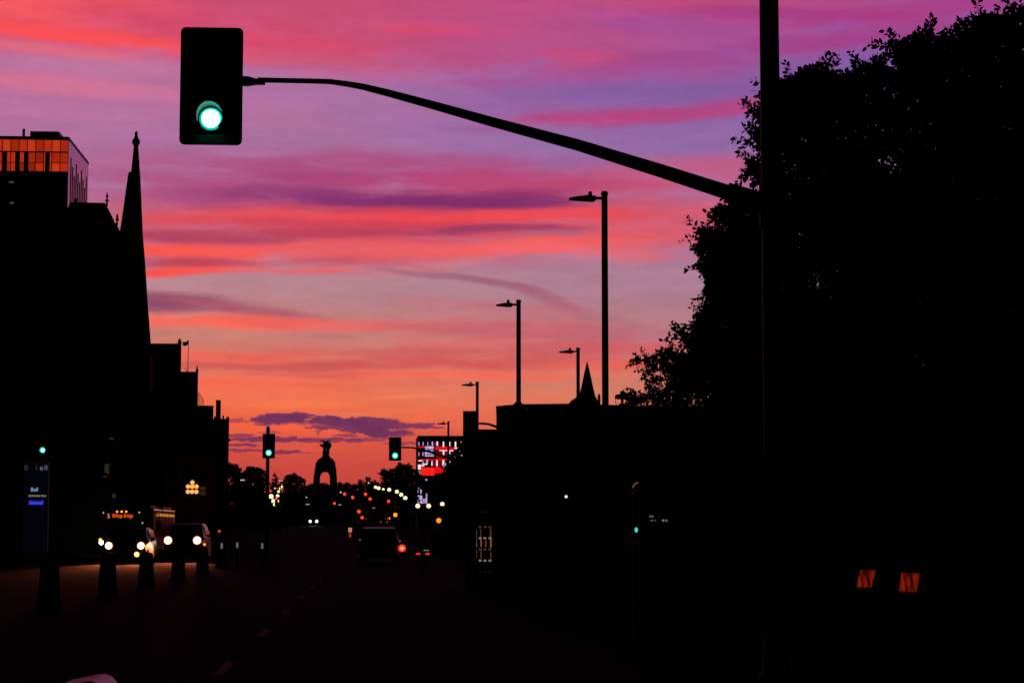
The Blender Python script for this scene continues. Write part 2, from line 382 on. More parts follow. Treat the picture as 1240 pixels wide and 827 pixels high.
vsg = [(x, y, gz(y)) for y in ysg for x in xsg]; nx = len(xsg)
gb.add(vsg, [(j*nx+i, j*nx+i+1, (j+1)*nx+i+1, (j+1)*nx+i) for j in range(len(ysg)-1) for i in range(nx-1)])
tag(gb.build('ground', GRND), kind='structure')
strip('road', -15.2, 3.4, -20, 470, .004, ASPH, 90)
cs = MB(); cs.add([(-160, 88, .008), (140, 88, .008), (140, 104, .008), (-160, 104, .008)], [(0, 1, 2, 3)]); tag(cs.build('cross_street', ASPH), kind='structure')
strip('sidewalk_right', 3.42, 12, -20, 86, .13, CONC, 20, .2)
strip('sidewalk_far_right', 3.42, 9, 106, 460, .13, CONC, 60, .2)
strip('sidewalk_left', -21, -15.22, -20, 86, .13, CONC, 20, .2)
strip('sidewalk_far_left', -19, -15.22, 106, 460, .13, CONC, 60, .2)
pm = MB()
for y in (15.8, 22.6, 30.6, 38.6, 46.6, 54.6, 62.6):
    pm.box((-1.72, y+1.0, .0085), (.12, 2.2, .001))
pm.box((-1.2, 72.5, .0085), (8.6, .28, .001))
pm.box((-1.2, 76.5, .0085), (8.6, .18, .001))
for i in range(22): pm.box((-1.72, 116+i*9, gz(116+i*9)+.0145), (.12, 2.6, .001))
tag(pm.build('lane_markings', PAINT), kind='structure')

# ------------------------------------------------------------------ near signal: pole + mast arm, signal head
Y0 = 20.0
pb = at(941, 827, Y0); px_ = pb.x
# pole leans nowhere: vertical at the x seen at mid height
pole = empty('signal_pole', (px_, Y0, .13), 'thick black signal pole nearest the camera with a long curved mast arm', 'pole')
MB().path([(0, 0, 0), (0, 0, 3), (0, 0, 11)], [.115, .104, .09], 24).build('shaft', GALV, pole, smooth=True)
MB().lathe((0, 0, 0), [(.2, 0), (.2, .03), (.15, .05), (.13, .35), (.118, .4)], 20).build('base_plate', GALV, pole)
def loc(px, py, Y, org): return at(px, py, Y)-Vector(org)
org = Vector((px_, Y0, .13))
arm_px = [(930, 248, .085), (905, 241, .083), (882, 233.5, .078), (800, 207, .07), (700, 176, .06), (600, 149, .051), (520, 126.5, .043), (470, 113, .038), (440, 105.5, .033), (420, 102, .03), (400, 99.3, .027), (380, 98.6, .026), (312, 97.2, .026)]
MB().path([loc(x, y, Y0, org) for x, y, r in arm_px], [r for x, y, r in arm_px], 16).build('mast_arm', GALV, pole, smooth=True)
MB().path([loc(880, 233.5, Y0, org), loc(932, 249, Y0, org)], [.105, .11], 20).build('arm_collar', GALV, pole)
MB().lathe((0, 0, loc(940, 250, Y0, org).z-.22), [(.125, 0), (.125, .44)], 20).build('pole_clamp', GALV, pole)
MB().path([(-.117, -.03, 1.2), (-.117, -.03, 1.55)], [.008, .008], 8).build('glint_strip', mat('strip_glint', (.6, .55, .4), .3, metal=.8), pole)  # pale strip put in for a vertical glint on the pole

def signal_head(name, locn, label, scale=1.0, lit=2, group=None, rz=0, tunnel=True, plate=(.62, 1.19), litm=GREEN, detail=True, name0=False):
    """head with backplate, three lenses, three cut-away visors; local origin = centre of backplate"""
    t = empty(name, locn, label, 'traffic light', group, rz)
    w, h = plate
    pl = MB(); r = .05; pts = []
    for cx, cz, a0 in ((w/2-r, h/2-r, 0), (-w/2+r, h/2-r, 90), (-w/2+r, -h/2+r, 180), (w/2-r, -h/2+r, 270)):
        for k in range(5): a = R(a0+k*22.5); pts.append((cx+r*math.cos(a), cz+r*math.sin(a)))
    pl.prism(pts, 0, .012); pl.build('backplate', SIGB, t)
    MB().box((0, .1, 0), (.34, .2, 1.02)).build('housing', SIGB, t, bevel=.02)
    for i in range(3):
        z = .335-.335*i
        lr = .102 if i else .14
        if i == 0: lr = .13
        L_ = MB(); L_.disc((0, -.012, z), .114 if name0 else .155, .02, 28)
        lo = L_.build('lens', (litm if i == lit else OFFL), t, label='lit lens' if i == lit else None)
        if i == lit:
            MB().disc((0, -.03, z), .092 if name0 else .088, .018, 24).build('lamp_core', GREENC if litm is GREEN else litm, lo)
        # visor: open tube cut away below
        n = 24; vs = []; fs = []; Ro, Ri = (.135, .128) if name0 else (.17, .163)
        for k in range(n+1):
            a = R(-50)+(R(280))*k/n; D_ = .17+.09*max(0, math.sin(a))
            for rr, yy in ((Ro, .0), (Ro, -D_), (Ri, -D_), (Ri, .0)): vs.append((rr*math.cos(a), yy, z+rr*math.sin(a)))
        for k in range(n):
            for j in range(4): fs.append((k*4+j, k*4+(j+1) % 4, (k+1)*4+(j+1) % 4, (k+1)*4+j))
        fs += [(0, 1, 2, 3), (n*4+3, n*4+2, n*4+1, n*4)]
        MB().add(vs, fs).build('visor', SIGB, t)
    return t
hc = at(256, 104.5, Y0-.05)
head = signal_head('traffic_light', hc, 'large black traffic light with green lens hanging at top left from the mast arm', name0=True)
MB().path([(.29, .03, .062), (.36, .04, .062), (.44, .05, .060), (.53, .05, .058)], [.052, .052, .034, .03], 12).build('arm_bracket', GALV, head)
gl = bpy.data.lights.new('green_lamp', 'POINT'); gl.energy = 1.0; gl.color = (.1, 1, .75); gl.shadow_soft_size = .08
go = bpy.data.objects.new('green_lamp', gl); col.objects.link(go); go.parent = head; go.location = (0, -.16, -.335)

# far side of junction: three more green heads
def far_head(px, py, Y, wpx, hpx, label, posts=True, group='green traffic lights across the junction'):
    c = at(px, py, Y); k = PXM(Y)
    return signal_head('traffic_light', c, label, plate=(wpx/k, hpx/k), group=group)
Yf = 101.0
h1 = far_head(325.5, 540, Yf, 15, 29.5, 'green traffic light on a post between the left buildings and the arch monument')
p1 = at(324, 560, Yf); gp = empty('signal_post', (p1.x, Yf+.12, 0), 'slim dark post carrying the green light left of the arch monument', 'post')
MB().path([(0, 0, 0), (0, 0, 6.5)], [.1, .085], 12).build('shaft', METAL, gp); MB().lathe((0, 0, 6.5), [(.11, 0), (.09, .12), (.02, .2)], 12).build('cap', METAL, gp)
MB().lathe((0, 0, 0), [(.2, 0), (.2, .08), (.12, .3)], 12).build('base', METAL, gp)
h2 = far_head(478.5, 543.5, Yf, 15, 28.5, 'green traffic light on a curved arm between the monument and the red lit building')
p2x = at(590, 560, Yf).x
gp2 = empty('signal_pole', (p2x, Yf+.1, .13), 'dark signal pole with curved arm reaching left across the lit red building', 'pole')
o2 = Vector((p2x, Yf+.1, .13))
MB().path([(0, 0, 0), (0, 0, 4.9)], [.12, .1], 12).build('shaft', METAL, gp2)
MB().path([loc(x, y, Yf+.1, o2) for x, y in ((486, 541.5), (500, 542), (512, 544.5), (530, 550), (550, 556), (590, 566))], [.04, .045, .05, .06, .07, .09], 10).build('mast_arm', METAL, gp2)
h3 = far_head(52, 537, 104, 14, 28, 'green traffic light shining above the office pylon sign at far left')
p3 = at(52, 560, 104)
gp3 = empty('signal_post', (p3.x, 104.15, .13), 'dark signal post behind the office pylon sign at far left', 'post')
MB().path([(0, 0, 0), (0, 0, 5.9)], [.1, .08], 12).build('shaft', METAL, gp3); MB().lathe((0, 0, 0), [(.2, 0), (.2, .08), (.12, .3)], 12).build('base', METAL, gp3)
# dark head seen from behind at (570,513)
Yd = 84.0; c = at(570, 513.5, Yd); k = PXM(Yd)
h4 = empty('traffic_light', (c.x, Yd, c.z), 'unlit dark traffic light seen against the sky at the corner of the low building', 'traffic light')
MB().box((0, .3, 0), (18/k, .03, 33/k)).build('backplate', SIGB, h4, bevel=.03)
MB().box((0, .15, 0), (.36, .28, 1.02)).build('housing', SIGB, h4, bevel=.02)
for i in range(3): MB().path([(0, .0, .33-.33*i), (0, -.2, .33-.33*i)], [.13, .14], 14).build('visor', SIGB, h4)
p4x = at(640, 520, Yd).x; o4 = Vector((p4x, Yd+.4, .13))
gp4 = empty('signal_pole', o4, 'signal pole behind the low flat building with a curved arm to the unlit traffic light', 'pole')
MB().path([(0, 0, 0), (0, 0, at(640, 530, Yd).z)], [.12, .1], 10).build('shaft', METAL, gp4)
MB().path([loc(x, y, Yd+.4, o4) for x, y in ((572, 513), (582, 512.6), (592, 513.5), (602, 517), (640, 532))], [.04, .045, .05, .06, .08], 10).build('mast_arm', METAL, gp4)

# ------------------------------------------------------------------ street lamps
def lamp(px, topy, Y, headpx, label, group='LED street lamps along the right kerb'):
    top = at(px, topy, Y); k = PXM(Y); g = gz(Y)
    t = empty('street_lamp', (top.x, Y, g), label, 'street lamp', group); H = top.z-g
    MB().path([(0, 0, 0), (0, 0, H*.5), (0, 0, H)], [.105, .098, .09], 14).build('pole', METAL, t, smooth=True)
    MB().lathe((0, 0, 0), [(.22, 0), (.22, .05), (.16, .1), (.13, .9), (.11, 1.0)], 14).build('base', METAL, t)
    MB().lathe((0, 0, H-.12), [(.095, 0), (.11, .02), (.11, .06), (.095, .08)], 14).build('collar', METAL, t)
    z = H-.2; L_ = headpx/k
    MB().path([(-.08, 0, z), (-.34, 0, z)], [.045, .045], 10).build('arm', METAL, t)
    hd = MB(); hd.prism([(-.26, z-.075), (-.34, z-.10), (-L_, z-.06), (-L_-.03, z-.02), (-L_*.85, z+.02), (-.5, z+.07), (-.26, z+.05)], -.16, .16)
    lu = hd.build('luminaire', METAL, t, bevel=.02)
    MB().lathe((-.42, 0, z+.06), [(.055, 0), (.06, .1), (.045, .13)], 10).build('photocell', METAL, lu)
    return t
lamp(732, 232, 58, 43, 'tallest LED street lamp, its head pointing left, nearest the big tree')
lamp(628, 363, 81, 27, 'second tallest LED street lamp, rising at the left end of the flat roof')
lamp(578, 462, 126, 19, 'LED street lamp behind the unlit traffic light at the roof corner')
lamp(543, 510, 174, 14, 'smallest and farthest LED street lamp, in front of the red lit building')
lamp(700, 421, 103, 23, 'LED street lamp just left of the small pointed spire')
# heritage post-top lamp at (753,480)
Yh = 72.; c = at(753.5, 480, Yh)
t = empty('post_lamp', (c.x, Yh, 0), 'unlit post-top lamp with wide flat hood above the flat roof beside the tree', 'street lamp')
MB().path([(0, 0, 0), (0, 0, c.z-.4)], [.08, .06], 10).build('post', METAL, t)
MB().lathe((0, 0, c.z-.1), [(.2, 0), (.27, .02), (.27, .12), (.22, .17), (.08, .19), (.08, .27), (.03, .3)], 18).build('hood', METAL, t)
MB().path([(0, 0, c.z-.42), (0, 0, c.z-.08)], [.05, .05], 8).build('lamp_stem', METAL, t)
for s in (-1, 1): MB().path([(s*.2, 0, c.z-.42), (s*.25, 0, c.z-.1)], [.012, .012], 6).build('support', METAL, t)
MB().lathe((0, 0, c.z-.44), [(.2, 0), (.21, .03)], 14).build('tray', METAL, t)

# ------------------------------------------------------------------ buildings
def windows(parent, x0, x1, z0, z1, nx, nz, y, ww, wh, m=GLASS):
    for i in range(nx):
        for j in range(nz):
            cx = x0+(i+.5)*(x1-x0)/nx; cz = z0+(j+.5)*(z1-z0)/nz
            f = MB().box((cx, y-.04, cz), (ww+.16, .08, wh+.16)).build('window', STONE2, parent)
            MB().box((cx, y-.06, cz), (ww, .05, wh)).build('pane', m, f)
def windows_side(parent, y0, y1, z0, z1, ny, nz, x, ww, wh):
    for i in range(ny):
        for j in range(nz):
            cy = y0+(i+.5)*(y1-y0)/ny; cz = z0+(j+.5)*(z1-z0)/nz
            f = MB().box((x+.04, cy, cz), (.08, ww+.16, wh+.16)).build('window', STONE2, parent)
            MB().box((x+.06, cy, cz), (.05, ww, wh)).build('pane', GLASS, f)
def building(px0, px1, topy, Y, depth, label, m, cat='building', name='building', nx=4, nz=4):
    a = at(px1, topy, Y); x1 = a.x; x0 = at(px0, topy, Y).x; H = a.z-gz(Y)
    t = empty(name, (x1, Y, gz(Y)), label, cat); w = x1-x0
    MB().block(-w, 0, 0, depth, 0, H, x1, Y*.985).build('wall', m, t)
    if nx: windows(t, -w+.4, -.4, 3.5, H-1, nx, nz, 0, min(1.3, w/nx*.5), (H-4.5)/nz*.55)
    return t, w, H
# tower with lit crown
Yt = 250.; kt = PXM(Yt)
a = at(83, 166, Yt); xr = a.x; Ht = a.z-gz(Yt); zc = at(83, 208, Yt).z-gz(Yt)
tw = empty('office_tower', (xr, Yt, gz(Yt)), 'tall office tower at far left whose glazed top storeys glow orange', 'building')
wT = 28.; dT = 17.5
MB().rng(-wT, -.05, .05, dT, 0, zc-.02).build('wall', mat('tower_wall', (.05, .05, .055), .8), tw)
crown = MB().rng(-wT, -.35, .35, dT-.3, zc, Ht-.3).build('crown_core', mat('crown_wall', (.12, .1, .1), .7), tw)
MB().rng(-wT-.1, .06, -.06, dT+.05, Ht-.3, Ht).build('parapet', METAL, tw)
fr = MB()
glowm = []
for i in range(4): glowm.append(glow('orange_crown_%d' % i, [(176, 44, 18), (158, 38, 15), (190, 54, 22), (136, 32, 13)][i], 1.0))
z1c, z2c, z3c = (at(40, 184, Yt).z-gz(Yt), at(40, 197, Yt).z-gz(Yt), zc)
xcol = [83-9.85*i for i in range(0, 26)]
dark = [(230/4.133, 252/4.133), (125/4.133, 147/4.133), (82/4.133, 105/4.133), (20/4.133, 42/4.133), (-22, -15), (-48, -40), (-80, -74)]
def xl(px): return (px-83)/kt
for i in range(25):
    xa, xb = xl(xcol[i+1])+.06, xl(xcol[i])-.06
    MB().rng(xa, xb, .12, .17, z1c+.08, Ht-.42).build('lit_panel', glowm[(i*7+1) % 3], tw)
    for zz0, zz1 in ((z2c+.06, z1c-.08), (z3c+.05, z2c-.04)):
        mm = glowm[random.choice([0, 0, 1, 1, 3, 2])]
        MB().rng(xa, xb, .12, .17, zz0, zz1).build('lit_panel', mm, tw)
pier = MB()
for d0, d1 in dark: pier.rng(xl(d0), xl(d1), .0, .11, zc, z1c)
pier.rng(-wT, 0, .0, .11, z1c-.07, z1c+.07)
pier.build('pier', METAL, tw)
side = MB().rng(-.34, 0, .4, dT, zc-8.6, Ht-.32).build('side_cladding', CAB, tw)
sf = MB()
for i in range(10):
    y = 2.2+i*1.5; sf.rng(.003, .05, y, y+.45, zc-8.4, Ht-2.2-(i % 3)*.9)
sf.build('side_slots', METAL, tw)
MB().rng(xl(32), xl(67), 3, 9, Ht, Ht+.55+.7).build('plant_room', METAL, tw)
MB().path([(xl(27.3), 1.2, Ht), (xl(27.3), 1.2, Ht+1.15)], [.17, .17], 8).build('stack_pipe', METAL, tw)
for (px, py) in ((16, 221), (17, 246), (22, 252), (13, 269.5), (24, 269.5), (41.5, 271), (54, 270.5), (50, 277), (4, 298), (43, 299), (64, 323), (2, 322)):
    pz = at(px, py, Yt).z-gz(Yt); q = xl(px)
    f = MB().box((q, .02, pz), (.75, .1, .42)).build('window', METAL, tw)
    MB().box((q, -.045, pz), (.45+random.random()*.2, .03, .22)).build('pane', glow('dim_window', (70, 62, 58), 1), f)
for i in range(10):
    for j in range(5):
        q = -1.6-i*1.8; pz = 12+j*5.2
        MB().box((q, .03, pz), (1.1, .1, 2.2)).build('window', GLASS, tw)

# steep roofed stone block (x 80..147)
Ym = 127.; km = PXM(Ym); g = gz(Ym); M0 = at(151, 280, Ym)
mb = empty('heritage_building', (M0.x, Ym, g), 'dark stone heritage block with steep mansard roof and two roof finials left of the spire', 'building')
def lx(px): return (px-151)/km
def lz(py, Y=Ym): return at(150, py, Y).z-gz(Y)
MB().block(lx(-40), 0, 0, 16, 0, lz(288), M0.x, Ym*.985).build('wall', STONE, mb)
MB().prism([(lx(-60), lz(288)+.01), (lx(152), lz(288)+.01), (lx(138), lz(271)), (lx(134.5), lz(262)), (lx(124.5), lz(243)), (lx(82), lz(242.5)), (lx(80), lz(249)), (lx(-60), lz(249))], 1, 15, M0.x, Ym*.985).build('roof', SLATE, mb)
MB().prism([(lx(134), lz(288)+.01), (lx(151), lz(288)+.01), (lx(147), lz(283)), (lx(141.5), lz(271)), (lx(134), lz(271))], -.3, .95, M0.x, Ym*.985).build('dormer', SLATE, mb)
for px, y0, y1 in ((124, 243, 226), (141, 271, 257), (86, 243, 232)):
    MB().lathe((lx(px), 2.0 if px != 141 else .3, lz(y0)-.05), [(.07, 0), (.05, .25), (.14, .35), (.05, .45), (.035, (lz(y1)-lz(y0))*.6), (.09, (lz(y1)-lz(y0))*.65), (.02, (lz(y1)-lz(y0)))], 8).build('finial', METAL, mb)
windows(mb, lx(-30), -.8, 4, lz(288)-1, 8, 4, 0, .9, 2)

# church with the tall spire
Yc = 143.; g = gz(Yc); kc = PXM(Yc); ax = at(165, 160, Yc)
ch = empty('church', (ax.x, Yc, g), 'dark church with one tall slender stone spire topped by a finial', 'church')
def cz(py): return at(165, py, Yc).z-g
prof = [(12/kc*1.6, cz(520)), (11.8/kc*1.6, cz(440)), (20/kc, cz(430)), (17.3/kc, cz(412)), (15.2/kc, cz(380)), (13.4/kc, cz(330)), (11.4/kc, cz(270)), (7.4/kc, cz(225)), (3.4/kc, cz(180)), (2.9/kc, cz(176))]
MB().rng(-24/kc, 23.5/kc, -1.6, 1.6, 0, cz(433)).build('tower', STONE, ch)
MB().lathe((0, 0, 0), [(24.5/kc, cz(434)), (22.6/kc, cz(424)), (20.4/kc, cz(400)), (17.6/kc, cz(370)), (13.6/kc, cz(320)), (10/kc, cz(283)), (6.4/kc, cz(222)), (3.2/kc, cz(182)), (2.6/kc, cz(178))], 8).build('spire', SLATE, ch)
MB().prism([(-22/kc, cz(436)), (-19.5/kc, cz(330)), (-17/kc, cz(286)), (-12.5/kc, cz(252)), (-9.2/kc, cz(224)), (-5/kc, cz(222)), (2/kc, cz(436))], -.55, .55).build('stair_turret', SLATE, ch)
MB().lathe((0, 0, 0), [(2.6/kc, cz(178)), (4.6/kc, cz(174)), (4.9/kc, cz(171)), (3.2/kc, cz(168)), (1.6/kc, cz(165)), (2.0/kc, cz(162)), (.8/kc, cz(159))], 10).build('finial', STONE, ch)
MB().prism([(-9.2/kc, cz(224)), (-5/kc, cz(224)), (-4/kc, cz(209)), (-7.6/kc, cz(211))], -.5, .4).build('lucarne', SLATE, ch)
MB().rng(-75/kc, -21/kc, -1.2, 14, 0, cz(470)).build('nave_wall', STONE, ch)
MB().prism([(-76/kc, cz(470)+.01), (-20.5/kc, cz(470)+.01), (-48/kc, cz(430))], -1.3, 14).build('nave_roof', SLATE, ch)
for z in (6, 12): windows(ch, -14/kc, 12/kc, z, z+4, 1, 1, -1.6, .7, 2.6)
# buildings stepping down the left side
Ya = 165.; ba, wa, Ha = building(150, 219, 416, Ya, 14, 'flat topped dark building just right of the spire with a corner pinnacle', STONE2, nx=3)
ka = PXM(Ya)
MB().path([(-1.9/ka, .3, 0), (-1.9/ka, .3, Ha+.02)], [2.1/ka, 2.1/ka], 8).build('corner_shaft', STONE2, ba)
MB().lathe((-1.9/ka, .3, Ha+.02), [(2.4/ka, 0), (2.4/ka, .15), (1.5/ka, .3), (.5/ka, 6.5/ka)], 8).build('pinnacle', STONE2, ba)
Yb = 182.; bb, wb, Hb = building(205, 240, 450, Yb, 18, 'stone building lower than its left neighbour, with a needle pinnacle at the corner', STONE, nx=2)
kb = PXM(Yb)
MB().lathe((-1.6/kb, .2, Hb), [(1.6/kb, 0), (1.6/kb, 2/kb), (1.1/kb, 4/kb), (.3/kb, 8/kb)], 8).build('pinnacle', STONE, bb)
# flag on its pole, standing on that roof
fx = at(225.5, 450, Yb)
fp = empty('flagpole', (fx.x, Yb+1.5, fx.z), 'thin flagpole with a small furled-looking flag on the rooftop right of the spire', 'flag')
hp = at(226, 409, Yb).z-fx.z
MB().path([(0, 0, 0), (.02, 0, hp)], [.035, .025], 8).build('pole', METAL, fp)
fl = MB(); nseg = 8; vs = []
for i in range(nseg+1):
    u = i/nseg
    for s in (0, 1): vs.append((-u*6.6/kb, .12*math.sin(u*7), hp*.95-s*5.0/kb-u*1.6/kb+.05*math.sin(u*9)))
fl.add(vs, [(2*i, 2*i+2, 2*i+3, 2*i+1) for i in range(nseg)])
fo = fl.build('flag', mat('flag_cloth', (.25, .03, .04), .8), fp); sm = fo.modifiers.new('s', 'SOLIDIFY'); sm.thickness = .01
MB().path([(-3.4*1/kb, 0, 6/kb), (0, 0, .05)], [.03, .03], 6).build('stay', METAL, fp)
Yc2 = 205.; bc, wc, Hc = building(215, 258.5, 491, Yc2, 16, 'low brick building with a roof railing left of the chimney', BRICK, nx=3, nz=3)
kc2 = PXM(Yc2); rl = MB()
for i in range(5): rl.path([(-(18.5-i*1.6)/kc2, .3, Hc), (-(18.5-i*1.6)/kc2, .3, Hc+(16-2.4*i)/kc2)], [.025, .025], 6)
rl.path([(-18.5/kc2, .3, Hc+16/kc2), (-12/kc2, .3, Hc+6.4/kc2)], [.03, .03], 6)
rl.build('roof_railing', METAL, bc)
Yd2 = 220.; bd, wd, Hd = building(238, 277.5, 507, Yd2, 24, 'last dark building of the left row, with chimney and ragged parapet', BRICK, nx=3, nz=3)
kd = PXM(Yd2)
MB().rng(-16.5/kd, -11.5/kd, .5, 1.6, Hd, Hd+23/kd).build('chimney', BRICK, bd)
for x, w_, h_ in ((-7.5, 1.5, 4), (-2, 3, 2.6), (-12, 2.4, 2), (-17, 2, 3)): MB().rng((x-w_/2)/kd, (x+w_/2)/kd, .1, .9, Hd, Hd+h_/kd).build('parapet_block', BRICK, bd)
MB().rng(-3/kd, .9/kd, -.1, 1, Hd-27/kd, Hd-24/kd).build('ledge', STONE2, bd)
# dark shopfront block filling the left street wall, behind the bus
Ys = 118.; bs, ws, Hs = building(-60, 200, 470, Ys, 8, 'long dark street block behind the bus and the office pylon sign', STONE, nx=9, nz=3)
Ys2 = 150.; bs2, ws2, Hs2 = building(180, 262, 548, Ys2, 20, 'low dark street building behind the seven globe lamp', BRICK, nx=4, nz=2)
for px, py, w_, h_ in ((128.5, 567, .16, .5), (131, 568, .1, .6), (138, 600, .2, .25), (127, 577, .2, .08), (135, 531, .25, .12)):
    c = at(px, py, Ys-.1); MB().box((c.x-bs.location.x, -.12, c.z-bs.location.z), (w_, .06, h_)).build('lit_window', glow('dull_warm_window', (46, 35, 27), 1), bs)

# ------------------------------------------------------------------ arch monument
Yw = 470.; kw = PXM(Yw); gw = gz(Yw); ac = at(393.6, 590, Yw)
mon = empty('war_memorial_arch', (ac.x, Yw, gw), 'tall granite memorial arch crowned by two winged bronze figures, silhouetted on the horizon', 'monument')
def mx(X): return (370+X/11.03-393.6)/kw*1.0
def mz(Yp): return at(393, 525+Yp/11.03, Yw).z-gw
outer_l = [(97, None), (97, 720), (110, 600), (125, 470), (134, 440), (134, 405), (150, 372), (172, 345), (212, 318), (222, 305), (226, 285)]
outer_r = [(308, 285), (320, 300), (325, 318), (368, 345), (385, 372), (396, 405), (398, 440), (408, 480), (415, 590), (420, 720), (420, None)]
inner_r = [(325, None), (325, 590), (318, 555), (300, 525), (280, 512), (258, 509)]
inner_l = [(236, 512), (215, 525), (198, 555), (190, 590), (190, None)]
poly = [(mx(a), 0 if b is None else mz(b)) for a, b in outer_l+outer_r+inner_r+inner_l]
# split into two halves to keep the faces simple
ml = [(mx(a), 0 if b is None else mz(b)) for a, b in outer_l]+[(mx(267), mz(285)), (mx(258), mz(509))]+[(mx(a), 0 if b is None else mz(b)) for a, b in inner_l]
mr_ = [(mx(267), mz(285))]+[(mx(a), 0 if b is None else mz(b)) for a, b in outer_r+inner_r]
MB().prism(ml, -1.8, 1.8).prism(mr_, -1.8, 1.8).build('arch', STONE2, mon)
MB().rng(mx(60), mx(457), -3.2, 3.2, 0, .5).build('plinth', STONE2, mon)
def skin_figure(name, joints, edges, rad, m, parent):
    me = bpy.data.meshes.new(name); me.from_pydata([Vector(j) for j in joints], edges, []); me.update()
    o = bpy.data.objects.new(name, me); col.objects.link(o); o.parent = parent
    o.modifiers.new('skin', 'SKIN')
    for i, r in enumerate(rad): me.skin_vertices[0].data[i].radius = (r, r)
    me.skin_vertices[0].data[0].use_root = True
    s = o.modifiers.new('sub', 'SUBSURF'); s.levels = 1; s.render_levels = 1
    me.materials.append(m); return o
zb = mz(285)
def fig(cx, flip, lift, nm):
    J = [(cx, 0, zb+1.55), (cx, 0, zb+2.1), (cx, 0, zb+2.75), (cx, 0, zb+3.05), (cx+.03*flip, 0, zb+3.4),
         (cx-.3, 0, zb+2.7), (cx+.3, 0, zb+2.7), (cx-.3+flip*(-.45 if flip < 0 else 0), 0, zb+(3.2 if flip < 0 else 2.1)), (cx-.3-(.7 if flip < 0 else .1), 0, zb+(3.35 if flip < 0 else 1.6)),
         (cx+.45, 0, zb+3.2 if flip > 0 else zb+2.1), (cx+.5, 0, zb+3.7 if flip > 0 else zb+1.6), (cx-.18, 0, zb+.8), (cx-.2, 0, zb+.02), (cx+.18, 0, zb+.8), (cx+.2, 0, zb+.02)]
    E = [(0, 1), (1, 2), (2, 3), (3, 4), (2, 5), (2, 6), (5, 7), (7, 8), (6, 9), (9, 10), (0, 11), (11, 12), (0, 13), (13, 14)]
    Rr = [.42, .34, .36, .16, .24, .2, .2, .15, .14, .15, .13, .32, .3, .32, .3]
    return skin_figure(nm, J, E, Rr, BRONZE, mon)
f1 = fig(mx(248), -1, 0, 'bronze_figure'); f2 = fig(mx(288), 1, 0, 'bronze_figure')
wg = MB()
wg.prism([(mx(230), mz(210)), (mx(236), mz(165)), (mx(262), mz(108)), (mx(276), mz(86)), (mx(286), mz(125)), (mx(275), mz(200))], .35, .5)
wg.prism([(mx(275), mz(200)), (mx(290), mz(130)), (mx(318), mz(120)), (mx(341), mz(132)), (mx(340), mz(168)), (mx(322), mz(205)), (mx(305), mz(240))], .35, .55)
wg.prism([(mx(222), mz(190)), (mx(205), mz(172)), (mx(178), mz(156)), (mx(192), mz(138)), (mx(215), mz(140)), (mx(236), mz(160))], .3, .45)
wg.build('wings', BRONZE, mon)

# ------------------------------------------------------------------ red lit building
Yr = 300.; kr = PXM(Yr); r0 = at(506, 529, Yr); g = gz(Yr); Hr = r0.z-g
rb = empty('media_facade_building', (r0.x, Yr, g), 'corner building with bright red and white lights across its facade', 'building')
def rx(X): return (X-53)/8.271/kr      # zoom-crop coordinates of the facade
def rz_(Yp): return at(510, 520+Yp/8.271, Yr).z-g
MB().rng(0, 75/kr, .2, 14, 0, Hr).build('wall', mat('dark_facade', (.03, .03, .03), .7), rb)
MB().rng(-.03, 75/kr+.03, .1, 14.1, Hr+.002, Hr+.2).build('cornice', METAL, rb)
WL = glow('white_facade_light', (255, 225, 235), 1.1); RL = glow('red_facade_light', (235, 12, 22), 1.0); RL2 = glow('red_glow_light', (255, 30, 20), 1.1); LV = glow('lavender_facade_light', (205, 175, 235), 1.0); RD = glow('dark_red_light', (110, 10, 18), 1)
def strips(name, rects, m, y=.0):
    for a, b, c_, d in rects:
        MB().rng(rx(a), rx(c_), y+.08, y+.16, rz_(d), rz_(b)).build(name, m, rb)
strips('white_light_bar', [(240, 120, 255, 160), (303, 120, 316, 172), (364, 122, 378, 166), (423, 120, 437, 172), (484, 120, 502, 178),
                           (303, 212, 318, 264), (364, 212, 378, 268), (423, 232, 437, 286), (487, 240, 501, 264), (238, 308, 252, 365), (300, 306, 318, 380), (366, 312, 378, 366), (190, 315, 200, 362),
                           (423, 176, 445, 192), (268, 204, 316, 212), (318, 206, 410, 214), (440, 212, 485, 220)], WL)
strips('thin_light_bar', [(60, 125, 68, 158), (103, 125, 110, 160), (150, 125, 156, 158), (193, 120, 204, 158), (62, 228, 68, 262), (100, 228, 108, 262), (328, 330, 334, 378), (140, 300, 154, 340), (104, 310, 110, 348)], LV)
strips('red_light_band', [(228, 168, 356, 203), (366, 178, 420, 205), (424, 195, 508, 210), (446, 180, 486, 194), (424, 222, 508, 236), (58, 168, 118, 182), (222, 290, 340, 305), (75, 296, 220, 306), (225, 372, 335, 436)], RL)
strips('red_glow_panel', [(86, 380, 222, 458)], RL2)
strips('dark_red_panel', [(240, 215, 298, 285), (320, 216, 360, 285), (380, 218, 420, 280), (446, 238, 484, 286), (206, 130, 238, 160), (256, 312, 298, 365), (115, 312, 136, 345), (205, 315, 235, 362)], RD)
strips('projected_pattern', [(125, 168, 145, 186), (150, 166, 212, 190), (128, 192, 148, 204), (160, 196, 205, 200), (124, 225, 144, 250), (150, 214, 170, 245), (176, 230, 212, 246), (124, 256, 214, 268), (180, 206, 212, 214)], LV)
strips('white_light_panel', [(56, 350, 84, 400), (58, 306, 96, 316), (62, 402, 78, 450), (96, 340, 150, 352), (80, 358, 120, 368)], WL)
strips('lower_light_strip', [(52, 604, 60, 735), (62, 650, 70, 738), (74, 660, 98, 705), (76, 712, 100, 740), (106, 690, 114, 738), (122, 690, 134, 738), (138, 640, 148, 738), (80, 600, 92, 640), (130, 495, 148, 508), (60, 580, 68, 596)], LV)

